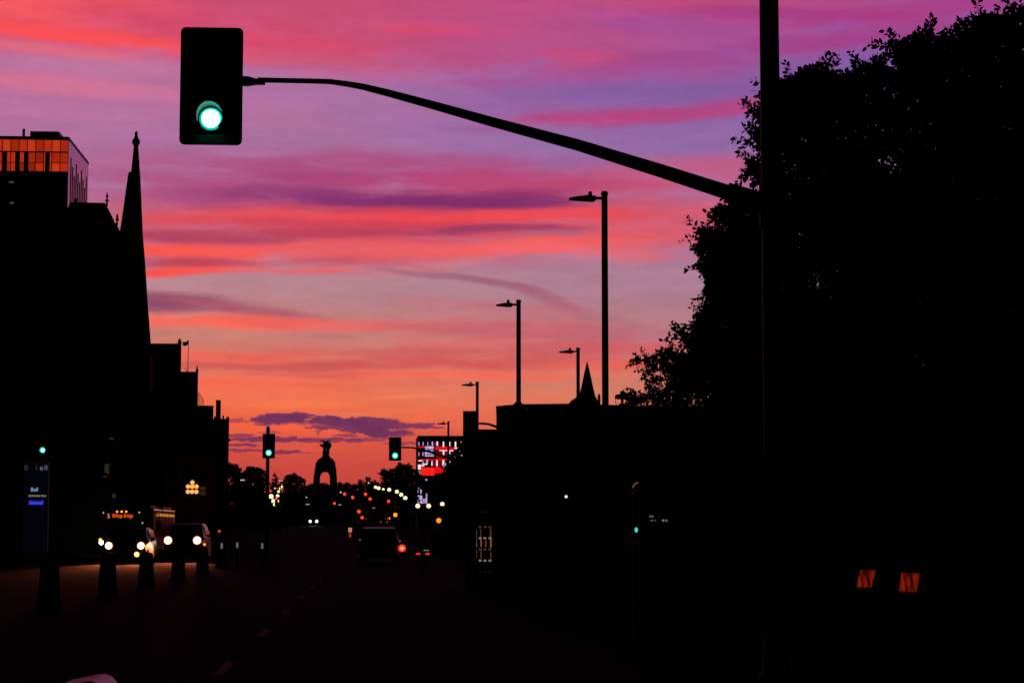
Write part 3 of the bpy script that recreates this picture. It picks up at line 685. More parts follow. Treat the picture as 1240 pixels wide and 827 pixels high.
# ------------------------------------------------------------------ low flat building on the right
Yp = 45.; kp = PXM(Yp); q = at(601, 491, Yp); Hp = q.z
pv = empty('pavilion', (q.x, Yp, 0), 'single storey flat roofed dark pavilion filling the right side behind the tree', 'building')
wP = 660/kp
MB().block(0, wP, 0, 8, 0, Hp-.06, q.x, Yp*.97).build('wall', mat('pavilion_wall', (.03, .03, .032), .9, spec=.1, var=.2), pv)
MB().prism([(-.01, Hp-.058), (-.01, Hp-.015), (24/kp, Hp+.03), (90/kp, Hp+.05), (170/kp, Hp+.01), (wP, Hp+.0), (wP, Hp-.058)], -.05, 8.05, q.x, Yp*.97).build('roof_edge', METAL, pv)
MB().prism([(27/kp, Hp+.03), (28/kp, Hp+.16), (33/kp, Hp+.16), (41/kp, Hp+.03)], 1, 2).build('roof_vent', METAL, pv)
for i in range(5):
    f = MB().rng(1.2+i*2.1, 2.8+i*2.1, -.05, .0, .9, 3.2).build('window', METAL, pv)
    MB().rng(1.28+i*2.1, 2.72+i*2.1, -.07, -.052, .98, 3.12).build('pane', GLASS, f)
MB().path([(at(740, 527, Yp).x-q.x, -.3, at(740, 527, Yp).z), (at(749.5, 542, Yp).x-q.x, -.3, at(749.5, 542, Yp).z)], [.03, .03], 8).build('pale_strut', mat('pale_tube', (.7, .7, .75), .35), pv)
c = at(686, 601, Yp-.2); lp = MB().sphere((c.x-q.x, -.12, c.z), .035).build('wall_lamp', glow('wall_lamp_light', (210, 230, 225), 1), pv)
# lower annex; light on its glazed screen is painted as glowing slits
Yn = 52.; kn = PXM(Yn); n0 = at(566, 521, Yn); wN = 46/kn
an = empty('annex', (n0.x, Yn, 0), 'lower dark annex at the street end of the pavilion with gleams painted on a glazed screen', 'building')
MB().block(12/kn, wN, .1, 7, 0, n0.z-.05, n0.x, Yn*.97).build('wall', STONE, an)
MB().block(9/kn, wN+.02, .0, 7.1, n0.z-.048, n0.z+.03, n0.x, Yn*.97).build('roof', METAL, an)
MB().block(0, 12/kn-.02, 1, 3, 0, at(566, 566, Yn).z, n0.x, Yn*.97).build('low_wall', STONE, an)
def ax_(X): return (565+X/8.27-566)/kn
def az_(Yq): return at(580, 605+Yq/8.27, Yn).z
scr = MB(); scr.rng(ax_(95), ax_(262), .06, .1, az_(720), az_(90)); so = scr.build('glazed_screen', METAL, an)
GW = glow('gold_screen_gleam', (78, 54, 38), 1); GW2 = glow('pale_gold_gleam', (140, 118, 98), 1); GW3 = glow('faint_gleam', (16, 15, 13), 1)
GW4 = glow('mid_gold_gleam', (132, 84, 58), 1)
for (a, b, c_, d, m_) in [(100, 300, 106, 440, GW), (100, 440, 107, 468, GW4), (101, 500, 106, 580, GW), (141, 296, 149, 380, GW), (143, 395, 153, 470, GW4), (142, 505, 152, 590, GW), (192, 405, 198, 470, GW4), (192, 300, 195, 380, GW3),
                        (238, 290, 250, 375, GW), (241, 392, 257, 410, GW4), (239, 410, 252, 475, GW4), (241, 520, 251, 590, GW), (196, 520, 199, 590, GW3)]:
    MB().rng(ax_(a), ax_(c_), .035, .06, az_(d), az_(b)).build('painted_gleam', m_, so)
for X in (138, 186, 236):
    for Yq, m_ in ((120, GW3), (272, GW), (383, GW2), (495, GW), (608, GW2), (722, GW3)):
        MB().rng(ax_(X-12), ax_(X+13), .03, .06, az_(Yq+8), az_(Yq-8)).build('painted_gleam', m_, so)

# small church spire behind
Yq = 200.; kq = PXM(Yq); s0 = at(711, 437, Yq); g = gz(Yq)
sp = empty('church', (s0.x, Yq, g), 'small pointed church spire showing above the flat roof between two lamp poles', 'church')
def qz(py): return at(711, py, Yq).z-g
MB().lathe((0, 0, 0), [(11/kq, qz(484)), (7.6/kq, qz(470)), (4/kq, qz(453)), (.15/kq, qz(437))], 8).build('spire', SLATE, sp)
MB().rng(-11/kq, 11/kq, -.9, .9, 0, qz(484)-.01).build('tower', STONE, sp)
MB().prism([(-19/kq, qz(490)), (-12/kq, qz(480)), (12/kq, qz(480)), (18/kq, qz(490))], 1, 7).build('roof', SLATE, sp)
MB().rng(-19/kq, 18/kq, 1.1, 6.9, 0, qz(490)-.01).build('wall', STONE, sp)
MB().lathe((15/kq, .4, 0), [(1.6/kq, qz(492)), (1.6/kq, qz(482)), (2/kq, qz(480)), (.4/kq, qz(476))], 8).build('pinnacle', STONE, sp)

# ------------------------------------------------------------------ trees
def leaf_mesh(name, centers, dirs, size, m, parent, kind=None):
    n = len(centers)
    a = dirs/np.linalg.norm(dirs, axis=1, keepdims=True)
    r = rng.normal(size=(n, 3)); b = np.cross(a, r); b /= np.linalg.norm(b, axis=1, keepdims=True)
    s = size*(.65+.7*rng.random((n, 1)))
    # leaf: pointed oval of six corners
    prof = [(0, 0), (.3, .26), (.65, .22), (1, 0), (.65, -.22), (.3, -.26)]
    V = np.stack([centers+a*s*u+b*s*v for u, v in prof], 1).reshape(-1, 3)
    me = bpy.data.meshes.new(name)
    me.vertices.add(n*6); me.vertices.foreach_set('co', V.astype(np.float32).ravel())
    me.loops.add(n*6); me.loops.foreach_set('vertex_index', np.arange(n*6, dtype=np.int32))
    me.polygons.add(n); me.polygons.foreach_set('loop_start', np.arange(0, n*6, 6, dtype=np.int32))
    me.polygons.foreach_set('loop_total', np.full(n, 6, dtype=np.int32))
    me.update(calc_edges=True); me.materials.append(m)
    o = bpy.data.objects.new(name, me); col.objects.link(o); o.parent = parent; return o
def tree(name, base, lobes, label, leaf=.092, twigs=170, fill=6200, twl=.42, group=None, trunk_r=.22, top_open=0, cat='tree'):
    """lobes: (x, y, z, r) local"""
    t = empty(name, base, label, cat, group)
    C_ = []; D_ = []; TW = MB()
    lob = np.array(lobes, float)
    zt = max(1.0, lob[:, 2].min()*.75)
    tr = MB(); top = lob[lob[:, 2].argmax()]
    cen = lob[:, :3].mean(0)
    fork = Vector((cen[0]*.25, cen[1]*.25, zt))
    tr.path([(0, 0, 0), (0, 0, .25), tuple(fork*.5), tuple(fork)], [trunk_r*1.45, trunk_r*1.08, trunk_r*.95, trunk_r*.8], 10)
    tr.build('trunk', BARK, t, smooth=True)
    lm = MB()
    for (x, y, z, r) in lobes:
        e = Vector((x, y, z)); md = fork.lerp(e, .5)+Vector((0, 0, .25*r))
        lm.path([fork, md, e], [trunk_r*.2, trunk_r*.12, trunk_r*.05], 6)
    for (x, y, z, r) in lobes:
        c = np.array([x, y, z]); 
        n = int(fill*r*r)
        v = rng.normal(size=(n, 3)); v /= np.linalg.norm(v, axis=1, keepdims=True)
        p = c+v*(r*.93*rng.random((n, 1))**.4)*np.array([1, 1, .85])
        C_.append(p); D_.append(v+rng.normal(size=(n, 3))*.9)
        nt_ = int(twigs*r*r*1.0)+4
        v = rng.normal(size=(nt_, 3)); v /= np.linalg.norm(v, axis=1, keepdims=True)
        st = c+v*r*(.62+.3*rng.random((nt_, 1)))*np.array([1, 1, .85])
        d = v+rng.normal(size=(nt_, 3))*.45+np.array([0, 0, .1]); d /= np.linalg.norm(d, axis=1, keepdims=True)
        ln = twl*(.45+.9*rng.random((nt_, 1)))
        k = 17
        for j in range(k):
            u = (j+.5)/k
            q = st+d*ln*u+np.array([0, 0, -.22])*ln*u*u
            sd_ = np.cross(d, rng.normal(size=(nt_, 3))); sd_ /= np.linalg.norm(sd_, axis=1, keepdims=True)
            C_.append(q+sd_*.012); D_.append(sd_*1.0+d*.7+np.array([0, 0, -.25]))
        for i in range(0, nt_, 1):
            a = Vector(st[i]); e = Vector(st[i]+d[i]*ln[i]*.9+np.array([0, 0, -.18])*ln[i])
            TW.path([a-(Vector(d[i])*r*.3), a, e], [.014, .009, .003], 3, cap=False)
    lm.build('limbs', BARK, t, smooth=True)
    TW.build('twigs', BARK, t)
    leaf_mesh('crown', np.concatenate(C_), np.concatenate(D_), leaf, LEAF, t)
    return t
def lobes_px(items, Y, base):
    k = PXM(Y); out = []
    for it in items:
        px, py, r = it[:3]; dy = it[3] if len(it) > 3 else random.uniform(-.8, .8)
        p = at(px, py, Y+dy); out.append((p.x-base[0], p.y-base[1], p.z-base[2], r/k))
    return out
YT = 30.
bA = (at(1180, 640, YT).x, YT, .13)
tree('street_tree', bA, lobes_px([(1212, 62, 44), (1150, 62, 20), (1178, 40, 20), (1196, 32, 18), (1232, 34, 26), (1170, 100, 46), (1235, 115, 50), (1112, 78, 33, -.3), (1095, 62, 16), (1120, 52, 16), (1120, 130, 50), (1190, 165, 56, .9), (1240, 200, 60), (1140, 205, 60), (1200, 240, 70), (1100, 250, 60),
     (1160, 310, 70), (1240, 300, 70), (1100, 350, 70), (1200, 390, 80), (1120, 440, 75), (1240, 460, 80), (1170, 500, 60), (1300, 150, 70), (1300, 300, 90)], YT, bA),
     'largest leafy street tree at the right edge, its crown reaching the top of the picture', trunk_r=.26)
YB = 33.
bB = (at(1010, 640, YB).x, YB, .13)
tree('street_tree', bB, lobes_px([(1045, 100, 26), (1060, 92, 20), (1000, 108, 26), (978, 100, 22), (985, 88, 12), (955, 118, 26), (1010, 140, 44), (960, 160, 42), (935, 140, 22), (1060, 160, 48), (918, 165, 10), (915, 200, 12), (930, 208, 22), (1000, 210, 55), (950, 250, 40), (1060, 250, 60), (910, 270, 30), (990, 300, 60), (930, 330, 48), (1060, 340, 60), (1000, 400, 70), (940, 410, 50), (1050, 460, 60), (960, 470, 50), (1000, 490, 50), (1080, 500, 50), (1060, 410, 50), (1110, 300, 60), (1020, 250, 50)], YB, bB),
     'leafy street tree directly behind the near signal pole', trunk_r=.22)
YC = 37.
bC = (at(905, 640, YC).x, YC, .13)
tree('street_tree', bC, lobes_px([(878, 262, 16), (893, 252, 10), (862, 288, 16), (850, 283, 7), (880, 296, 24), (905, 290, 28), (848, 300, 8), (868, 322, 20), (853, 326, 8), (900, 330, 36), (878, 355, 24), (863, 352, 10), (862, 385, 20), (850, 392, 12), (890, 395, 36), (848, 415, 20), (836, 408, 9), (865, 435, 32), (905, 440, 44), (840, 450, 20), (930, 380, 40), (940, 460, 50), (880, 480, 34)], YC, bC),
     'left leaning leafy street tree that steps down towards the flat roof', trunk_r=.2)
YE = 40.
bE = (at(812, 640, YE).x, YE, .13)
tree('small_tree', bE, lobes_px([(812, 432, 8), (798, 434, 6), (784, 437, 4.5), (775, 436, 2.5), (806, 449, 5), (822, 444, 9), (790, 452, 3), (798, 460, 3.5), (826, 462, 11), (812, 470, 6), (788, 470, 3), (783, 483, 5), (770, 484, 5), (798, 486, 6), (815, 487, 9), (838, 478, 14), (835, 440, 9), (760, 486, 3)], YE, bE),
     'small wispy tree with fine foliage beside the post-top lamp', leaf=.075, twigs=900, fill=3800, twl=.26, trunk_r=.1)
def far_tree(px0, px1, topy, Y, label, n=9, name='park_tree', group='distant dark trees around the memorial', lob=None, leaf=.4, baseY=634, single=False):
    k = PXM(Y); b = (at((px0+px1)/2, 640, Y).x, Y, gz(Y)); it = []
    w = (px1-px0)/2; cx = (px0+px1)/2
    if lob: it = [(x, y, r, random.uniform(-1, 1)) for x, y, r in lob]
    else:
        for i in range(n):
            u = random.uniform(-.75, .75); r = w*random.uniform(.3, .48)
            it.append((cx+u*w, topy+r*.9+abs(u)**2*w*.45, r, random.uniform(-1.5, 1.5)))
    ys = max(y+r for x, y, r, *_ in it)
    while ys < baseY-8:
        for u in (-.6, 0, .6): it.append((cx+u*w*.9, ys, w*.42, random.uniform(-1, 1)))
        ys += w*.45
    lobes = lobes_px(it, Y, b)
    sc = leaf/.4
    return tree(name, b, lobes, label, leaf=leaf, twigs=9/sc**2, fill=240/sc**2, twl=.55, group=group, trunk_r=.22)
far_tree(268, 296, 560, 380, 'rounded dark tree touching the last building of the left row', lob=[(283, 573, 10), (275, 570, 9), (290, 579, 8), (281, 566, 6), (285, 590, 12)])
far_tree(294, 324, 562, 384, 'rounded dark tree just left of the green light post', lob=[(308, 573, 9), (303, 571, 7), (314, 575, 8), (300, 580, 8), (319, 584, 7), (308, 590, 13)])
far_tree(326, 340, 573, 386, 'thin pointed cypress-like tree right of the green light post', lob=[(333, 576, 1.6), (333, 581, 2.4), (332, 587, 3.4), (334, 594, 5), (329, 590, 2.5), (338, 588, 2)], leaf=.24)
far_tree(342, 374, 574, 380, 'spreading dark tree between the green light post and the arch monument', lob=[(353, 580, 6), (347, 586, 6), (362, 583, 5), (357, 578, 4), (366, 584, 3), (352, 592, 9), (364, 594, 8), (371, 592, 4)])
far_tree(461, 507, 562, 296, 'broad dark tree in front of the red lit building', lob=[(490, 571, 9), (478, 573, 8), (468, 575, 6), (499, 576, 8), (484, 566, 4), (494, 566, 4), (465, 573, 4), (485, 582, 12), (500, 586, 9), (470, 584, 8), (506, 574, 3)], leaf=.3)
far_tree(530, 562, 560, 200, 'dark tree hiding the lower right corner of the red lit building', lob=[(553, 560, 10), (557, 549, 6), (545, 572, 9), (531, 585, 7), (555, 580, 14), (540, 592, 12), (561, 540, 4)], leaf=.25)
far_tree(370, 400, 583, 430, 'low tree at the left foot of the arch monument', lob=[(374, 592, 4), (380, 590, 4), (386, 592, 4), (393, 588, 3), (396, 591, 4), (401, 592, 4), (390, 592, 4)], leaf=.45)
far_tree(400, 432, 584, 425, 'low tree at the right foot of the arch monument', lob=[(406, 590, 3), (412, 588, 4.5), (420, 589, 4.5), (427, 591, 4), (414, 594, 7)], leaf=.45)
far_tree(430, 464, 580, 400, 'uneven low tree with pointed tips behind the row of globe lamps', lob=[(438, 584, 2.5), (436, 588, 4), (445, 587, 4), (451, 586, 4), (458, 589, 5), (446, 580, 1.5), (441, 594, 7), (455, 596, 7)], leaf=.4)
for pxa, pxb, ty, Yq_, lb in ((262, 372, 596, 500, 'low dark distant building behind the left trees'), (372, 402, 593, 520, 'small dark distant building seen through the foot of the arch'), (400, 470, 594, 505, 'low dark distant building behind the red traffic lights'), (468, 570, 590, 510, 'long dark distant building behind the globe lamps')):
    building(pxa, pxb, ty, Yq_, 12, lb, STONE, nx=0)
# dark hedge and shrub mass along the road at the far end
hb = (at(430, 640, 480).x, 480, gz(480))
tree('hedge', hb, lobes_px([(x, 610+random.uniform(-12, 3), 13, random.uniform(-4, 4)) for x in range(250, 600, 12)], 480, hb), 'dark hedge closing the far end of the street below the monument', leaf=.55, twigs=3, fill=110, twl=.6, cat='hedge')

# ------------------------------------------------------------------ bollards
B = None
# (placed by real spacing along the kerb of the left lanes)
labs = ['tapered stone bollard directly in front of the office pylon sign', 'tapered stone bollard in front of the left headlight of the car ahead of the bus',
        'tapered stone bollard standing between the first car and the bus corner', 'tapered stone bollard below the left headlight of the second car',
        'tapered stone bollard at the right corner of the second car', 'farthest tapered stone bollard, right of the second car']
prev = None
for i, (y, lb) in enumerate(zip((39.5, 48, 56, 65, 74, 83), labs)):
    if prev is None:
        B = empty('bollard', (-6.25, y, .0), lb, 'bollard', 'tapered stone bollards along the left lanes')
        MB().lathe((0, 0, 0), [(.235, 0), (.23, .1), (.205, .5), (.18, .84), (.16, .92), (.09, .96)], 18).build('shaft', STONE, B, smooth=True)
        MB().lathe((0, 0, .0), [(.26, 0), (.26, .05), (.24, .08)], 18).build('base_ring', STONE, B); prev = B
    else: dup(B, (-6.25, y, 0), lb)
nb = at(105, 827, 9.0)
NB = empty('bollard', (nb.x, 9., .0), 'glossy bollard top catching violet sky light at the bottom left edge', 'bollard')
ztop = at(115, 819.5, 9.).z
MB().lathe((0, 0, 0), [(.12, 0), (.12, .1), (.1, .15), (.1, ztop-.12)], 18).build('post', METAL, NB)
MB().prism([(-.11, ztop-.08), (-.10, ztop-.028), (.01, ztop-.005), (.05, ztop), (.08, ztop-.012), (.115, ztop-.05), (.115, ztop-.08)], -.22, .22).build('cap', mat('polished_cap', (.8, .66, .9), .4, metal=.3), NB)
# slim flexible lane posts with pale bands
def lane_post(px, py, Y, label):
    p = at(px, py, Y); t = empty('lane_post', (p.x, Y, 0), label, 'lane post', 'slim flexible lane posts beyond the second car')
    MB().path([(0, 0, 0), (0, 0, p.z+.25)], [.04, .035], 8).build('shaft', METAL, t)
    MB().path([(0, 0, p.z-.1), (0, 0, p.z+.12)], [.043, .04], 8).build('reflective_band', glow('painted_band_reflection', (95, 98, 92), 1), t)  # light thrown back by the band is painted as emission
lane_post(268.5, 661, 82, 'slim lane post with pale band, leftmost of the three')
lane_post(287.3, 660, 82, 'slim lane post with pale band, middle of the three')
lane_post(317.5, 661, 82, 'slim lane post with pale band, rightmost, near the green light post')

# ------------------------------------------------------------------ vehicles
def wheel(parent, x, y, r, w=.2):
    t_ = MB().path([(x-w/2, y, r), (x+w/2, y, r)], [r, r], 20).build('wheel', RUB, parent)
    MB().path([(x-w/2-.01, y, r), (x+w/2+.01, y, r)], [r*.6, r*.6], 14).build('rim', GALV, t_)
def car(name, x, Y, label, kind, W=1.85, H=1.7, Ln=4.5, paint=CARD, facing=-1, head=None, tails=None, rz=0, cat='car'):
    """local y: 0 at the end nearest the camera"""
    t = empty(name, (x, Y, gz(Y)), label, cat, None, rz)
    h = H; w = W/2
    hood = h*.58; 
    def loft(prof, wid):
        n = len(prof); vs = []; 
        for (y, z0, z1, hw0, hw1) in prof: vs += [(-hw0, y, z0), (-hw1, y, z1), (hw1, y, z1), (hw0, y, z0)]
        fs = [(0, 1, 2, 3), ((n-1)*4+3, (n-1)*4+2, (n-1)*4+1, (n-1)*4)]
        for i in range(n-1):
            for j in range(4): fs.append((i*4+j, (i+1)*4+j, (i+1)*4+(j+1) % 4, i*4+(j+1) % 4))
        return vs, fs
    if facing < 0:      # nose towards the camera
        body = [(0, .32, hood*.82, w*.86, w*.80), (.12, .24, hood*.9, w*.97, w*.9), (1.0, .22, hood*1.02, w, w*.94), (1.35, .22, hood*1.08, w, w*.95), (Ln-.5, .22, hood*1.12, w, w*.95), (Ln, .35, hood*1.0, w*.9, w*.85)]
        cabp = [(1.15, hood*1.04, hood*1.05, w*.9, w*.88), (1.95, hood*1.07, h*.985, w*.92, w*.72), (2.6, hood*1.09, h, w*.92, w*.72), (Ln-.7, hood*1.1, h*.98, w*.92, w*.7), (Ln-.15, hood*1.1, hood*1.14, w*.88, w*.8)]
    else:               # tail towards the camera
        body = [(0, .35, hood*1.0, w*.9, w*.86), (.1, .26, hood*1.1, w*.98, w*.93), (1.0, .22, hood*1.12, w, w*.95), (Ln-1.3, .22, hood*1.05, w, w*.94), (Ln-.1, .25, hood*.9, w*.95, w*.88), (Ln, .32, hood*.8, w*.85, w*.8)]
        cabp = [(.12, hood*1.09, hood*1.12, w*.9, w*.88), (.5, hood*1.1, h*.96, w*.92, w*.74), (1.2, hood*1.1, h, w*.92, w*.73), (Ln-2.1, hood*1.08, h*.985, w*.92, w*.72), (Ln-1.25, hood*1.04, hood*1.06, w*.9, w*.88)]
    v, f = loft(body, w); bo = MB().add(v, f).build('body', paint, t, bevel=.05)
    v, f = loft(cabp, w); MB().add(v, f).build('cabin', paint, t, bevel=.05)
    # windshield / rear glass
    i0, i1 = (0, 1); a0 = cabp[i0]; a1 = cabp[i1]; e = .02
    g0z, g1z = a0[2]+.03, a1[2]-.08; u0 = .06; u1 = .9
    y0 = a0[0]+(a1[0]-a0[0])*u0; y1 = a0[0]+(a1[0]-a0[0])*u1; hz0 = a0[2]+(a1[2]-a0[2])*u0; hz1 = a0[2]+(a1[2]-a0[2])*u1
    hw0 = a0[4]*.92; hw1 = a1[4]*.96
    gw_ = MB(); vs = [(-hw0, y0-.03, hz0), (hw0, y0-.03, hz0), (hw1, y1-.03, hz1), (-hw1, y1-.03, hz1), (-hw0, y0, hz0-.02), (hw0, y0, hz0-.02), (hw1, y1, hz1-.02), (-hw1, y1, hz1-.02)]
    gw_.add(vs, [(0, 1, 2, 3), (7, 6, 5, 4), (0, 4, 5, 1), (1, 5, 6, 2), (2, 6, 7, 3), (3, 7, 4, 0)]).build('windshield' if facing < 0 else 'rear_window', GLASS, t)
    for sx in (-1, 1):
        wheel(t, sx*(w-.12), .85, .34); wheel(t, sx*(w-.12), Ln-.85, .34)
        ym = cabp[1][0]-.35 if facing < 0 else cabp[3][0]+.3
        MB().box((sx*(w+.08), ym, hood*1.16), (.2, .1, .14)).build('mirror', paint, t, bevel=.02)
        gs = MB(); zz0 = hood*1.16
        a, b = cabp[1], cabp[3]
        gs.add([(sx*(w*.9), a[0]+.1, zz0), (sx*(w*.9), b[0], zz0), (sx*(w*.77), b[0], h*.93), (sx*(w*.77), a[0]+.25, h*.93)], [(0, 1, 2, 3)])
        g_o = gs.build('side_window', GLASS, t); sdm = g_o.modifiers.new('s', 'SOLIDIFY'); sdm.thickness = .06; sdm.offset = 0
    MB().box((0, -.03, .42), (W*.8, .1, .2)).build('bumper', METAL, t, bevel=.03)
    MB().box((0, -.0, hood*.68), (W*.42, .06, .16)).build('grille' if facing < 0 else 'tailgate_trim', METAL, t)
    MB().box((0, -.09, .46), (.4, .02, .14)).build('number_plate', mat('plate', (.4, .4, .4), .6), t)
    return t
def headlights(t, xs, z, r, m, ring=True):
    for i, x in enumerate(xs):
        o = MB().disc((x, -.05, z), r*1.3, .1, 20).build('headlight', glow('painted_halo_light', (245, 112, 38), 1), t)  # orange ring around the lens paints its halo
        MB().disc((x, -.075, z), r, .02, 20).build('lens', m, o)
def spots(t, xs, z, energy, colr, tilt=13.0):
    for x in xs:
        l = bpy.data.lights.new('headlamp_beam', 'SPOT'); l.energy = energy; l.color = colr; l.spot_size = R(29); l.spot_blend = .6; l.shadow_soft_size = .06
        o = bpy.data.objects.new('headlamp_beam', l); col.objects.link(o); o.parent = t; o.location = (x, -.14, z)
        o.rotation_euler = (R(-90+180)-R(tilt)-R(0), 0, R(180))
Yv = 93.; c = at(151, 680, Yv)
suv1 = car('suv', c.x, Yv, 'dark SUV with starry headlights stopped right in front of the city bus', 'suv', W=2.0, H=1.66, Ln=4.7)
kv = PXM(Yv); zh = at(151, 660.5, Yv).z
headlights(suv1, [(132-151)/kv, (170-151)/kv], zh, .14, HEADL); spots(suv1, [(132-151)/kv, (170-151)/kv], zh, 2600, (1, .22, .09))
MB().disc(((165.3-151)/kv, -.1, at(165, 671, Yv).z), .11, .05, 14).build('fog_lamp', HEADO, suv1)
MB().path([(-.62, 1.85, 1.655), (0, 1.85, 1.68), (.62, 1.85, 1.655), (.86, 1.2, 1.12)], [.014, .014, .014, .014], 6).build('chrome_trim', mat('chrome', (.6, .6, .62), .2, metal=1), suv1)
Yv2 = 98.; c = at(221, 680, Yv2); kv2 = PXM(Yv2)
suv2 = car('suv', c.x, Yv2, 'dark SUV with two round headlights standing alone right of the bus', 'suv', W=2.05, H=at(221, 633.5, Yv2).z, Ln=4.8, paint=CARG)
zh = at(221, 654, Yv2).z
headlights(suv2, [(203.5-221)/kv2, (238-221)/kv2], zh, .16, HEADL); spots(suv2, [(203.5-221)/kv2, (238-221)/kv2], zh, 2600, (1, .2, .08))
MB().disc(((246.3-221)/kv2, .25, at(246, 659, Yv2).z), .05, .05, 10).build('side_marker', AMB, suv2)
# bus
Yb_ = 113.; kb_ = PXM(Yb_); c = at(156, 680, Yb_)
Wb = 2.6; Hbu = at(156, 612.5, Yb_).z
bus = empty('city_bus', (c.x, Yb_, 0), 'city bus with glowing orange destination sign behind the first SUV', 'bus')
bp = MB().rng(-Wb/2, Wb/2, .05, 12.2, .32, Hbu-.1); bp.build('body', BUSW, bus, bevel=.12)
MB().rng(-Wb/2-.005, Wb/2+.005, .6, 12.0, .45, 1.0).build('red_stripe', BUSR, bus)
MB().rng(-Wb/2+.08, Wb/2-.08, -.0, .06, 1.15, 2.42).build('windshield', GLASS, bus, bevel=.02)
MB().rng(-Wb/2+.1, Wb/2-.1, -.02, .06, 2.45, Hbu-.2).build('sign_box', mat('black_glass', (.004, .004, .004), .4), bus, bevel=.02)
ORG = glow('sign_orange_light', (255, 92, 26), 1.3)
zs = at(150, 624.3, Yb_).z
text('5', .34, glow('sign_number_light', (235, 112, 78), 1.1), bus, ((131.3-156)/kb_, -.035, zs-.02), 'route_number', sx=.95, ext=.005)
text('Billings Bridge', .29, ORG, bus, ((148-156)/kb_, -.035, zs), 'destination_text', off=0, gap=1.12, sx=.6, ext=.005)
for px in (141.2, 146.6, 152): MB().sphere(((px-156)/kb_, -.02, at(px, 619.3, Yb_).z), .055).build('roof_marker_lamp', AMB, bus)
for px, py in ((125.2, 620.6), (167.5, 620.2), (171.5, 633)): MB().sphere(((px-156)/kb_, -.06, at(px, py, Yb_).z), .04).build('marker_lamp', glow('pale_marker', (225, 200, 190), 1), bus)
MB().disc(((123.2-156)/kb_, -.05, at(123, 656.7, Yb_).z), .12, .06, 16).build('headlight', HEADL, bus)
MB().disc(((122-156)/kb_, -.04, at(122, 653.3, Yb_).z), .09, .06, 16).build('turn_signal', AMB, bus)
MB().rng(-Wb/2+.2, Wb/2-.2, .3, 11.8, Hbu-.1, Hbu+.02).build('roof', mat('bus_roof', (.3, .27, .33), .4, spec=.5), bus, bevel=.03)
for i in range(6):
    f = MB().rng(Wb/2, Wb/2+.02, 1.2+i*1.75, 2.75+i*1.75, 1.2, 2.5).build('side_window', GLASS, bus)
    MB().rng(Wb/2+.02, Wb/2+.05, 1.4+i*1.75, 2.5+i*1.75, 2.3, 2.46).build('interior_light', glow('bus_interior_light', (190, 120, 50), 1), f)
MB().path([(Wb/2, .1, 2.5), (Wb/2+.35, -.35, 2.35), (Wb/2+.35, -.35, 2.0)], [.03, .03, .03], 8).build('mirror_arm', METAL, bus)
MB().box((Wb/2+.35, -.35, 1.85), (.22, .1, .4)).build('mirror', METAL, bus, bevel=.02)
for sx in (-1, 1):
    wheel(bus, sx*(Wb/2-.16), 2.6, .48, .28); wheel(bus, sx*(Wb/2-.16), 9.2, .48, .28)
MB().rng(-Wb/2-.01, Wb/2+.01, -.06, .05, .3, .7).build('bumper', METAL, bus, bevel=.03)

# dark SUV driving away
Y3 = 94.; k3 = PXM(Y3); c = at(459, 680, Y3)
suv3 = car('suv', c.x, Y3, 'black SUV seen from behind in mid street, right brake lamp bright red', 'suv', W=1.98, H=1.68, Ln=4.7, facing=1)
l_ = MB().disc(((486.5-459)/k3, -.08, at(487, 663.5, Y3).z), .165, .1, 20).build('tail_light', REDT, suv3, label='bright red lit tail light')
MB().disc(((486.5-459)/k3, -.1, at(487, 663.5, Y3).z), .075, .03, 16).build('bulb', REDC, l_)
MB().disc((-(486.5-459)/k3+.12, -.06, at(487, 663.5, Y3).z), .12, .1, 16).build('tail_light', OFFL, suv3)
for px, py in ((436, 653.2), (484, 655)): MB().sphere(((px-459)/k3, -.05, at(px, py, Y3).z), .035).build('reflector_gleam', glow('painted_tiny_reflection', (110, 100, 110), 1), suv3)  # small specks of reflected light painted as emission
# scooter with two red lamps
Y4 = 75.; k4 = PXM(Y4); c = at(512, 690, Y4)
sc_ = empty('scooter', (c.x, Y4, 0), 'small scooter seen from behind with two dim red tail lamps, right of the black SUV', 'scooter')
MB().path([(0, 0, .25), (0, .18, .25)], [.0, .0], 8) 
for y in (.15, 1.35): 
    w_ = MB().path([(-.05, y, .25), (.05, y, .25)], [.25, .25], 18).build('wheel', RUB, sc_)
    MB().path([(-.055, y, .25), (.055, y, .25)], [.14, .14], 12).build('rim', GALV, w_)
MB().prism([(-.12, .4), (.12, .4), (.17, .72), (.13, .8), (-.13, .8), (-.17, .72)], 0, .75).build('body', CARD, sc_, bevel=.03)
MB().box((0, .4, .84), (.26, .7, .09)).build('seat', RUB, sc_, bevel=.03)
MB().side([(1.2, .2), (1.3, .2), (1.2, 1.0), (1.1, 1.0)], -.2, .2).build('leg_shield', CARD, sc_)
MB().path([(-.33, 1.1, 1.06), (.33, 1.1, 1.06)], [.02, .02], 8).build('handlebar', METAL, sc_)
MB().box((.12, .02, 1.0), (.3, .3, .22)).build('top_box', mat('plum_box', (.2, .04, .14), .3, coat=.5), sc_, bevel=.03)
for px in (506.2, 517.8): MB().box(((px-512)/k4, -.03, at(px, 670.3, Y4).z), (.15, .06, .07)).build('tail_light', glow('dim_red_tail', (225, 50, 55), 1), sc_)
MB().box((.12, -.15, at(512, 666, Y4).z), (.2, .01, .03)).build('reflector_gleam', glow('painted_grey_reflection', (120, 130, 130), 1), sc_)  # reflected gleam painted in as a glowing bar
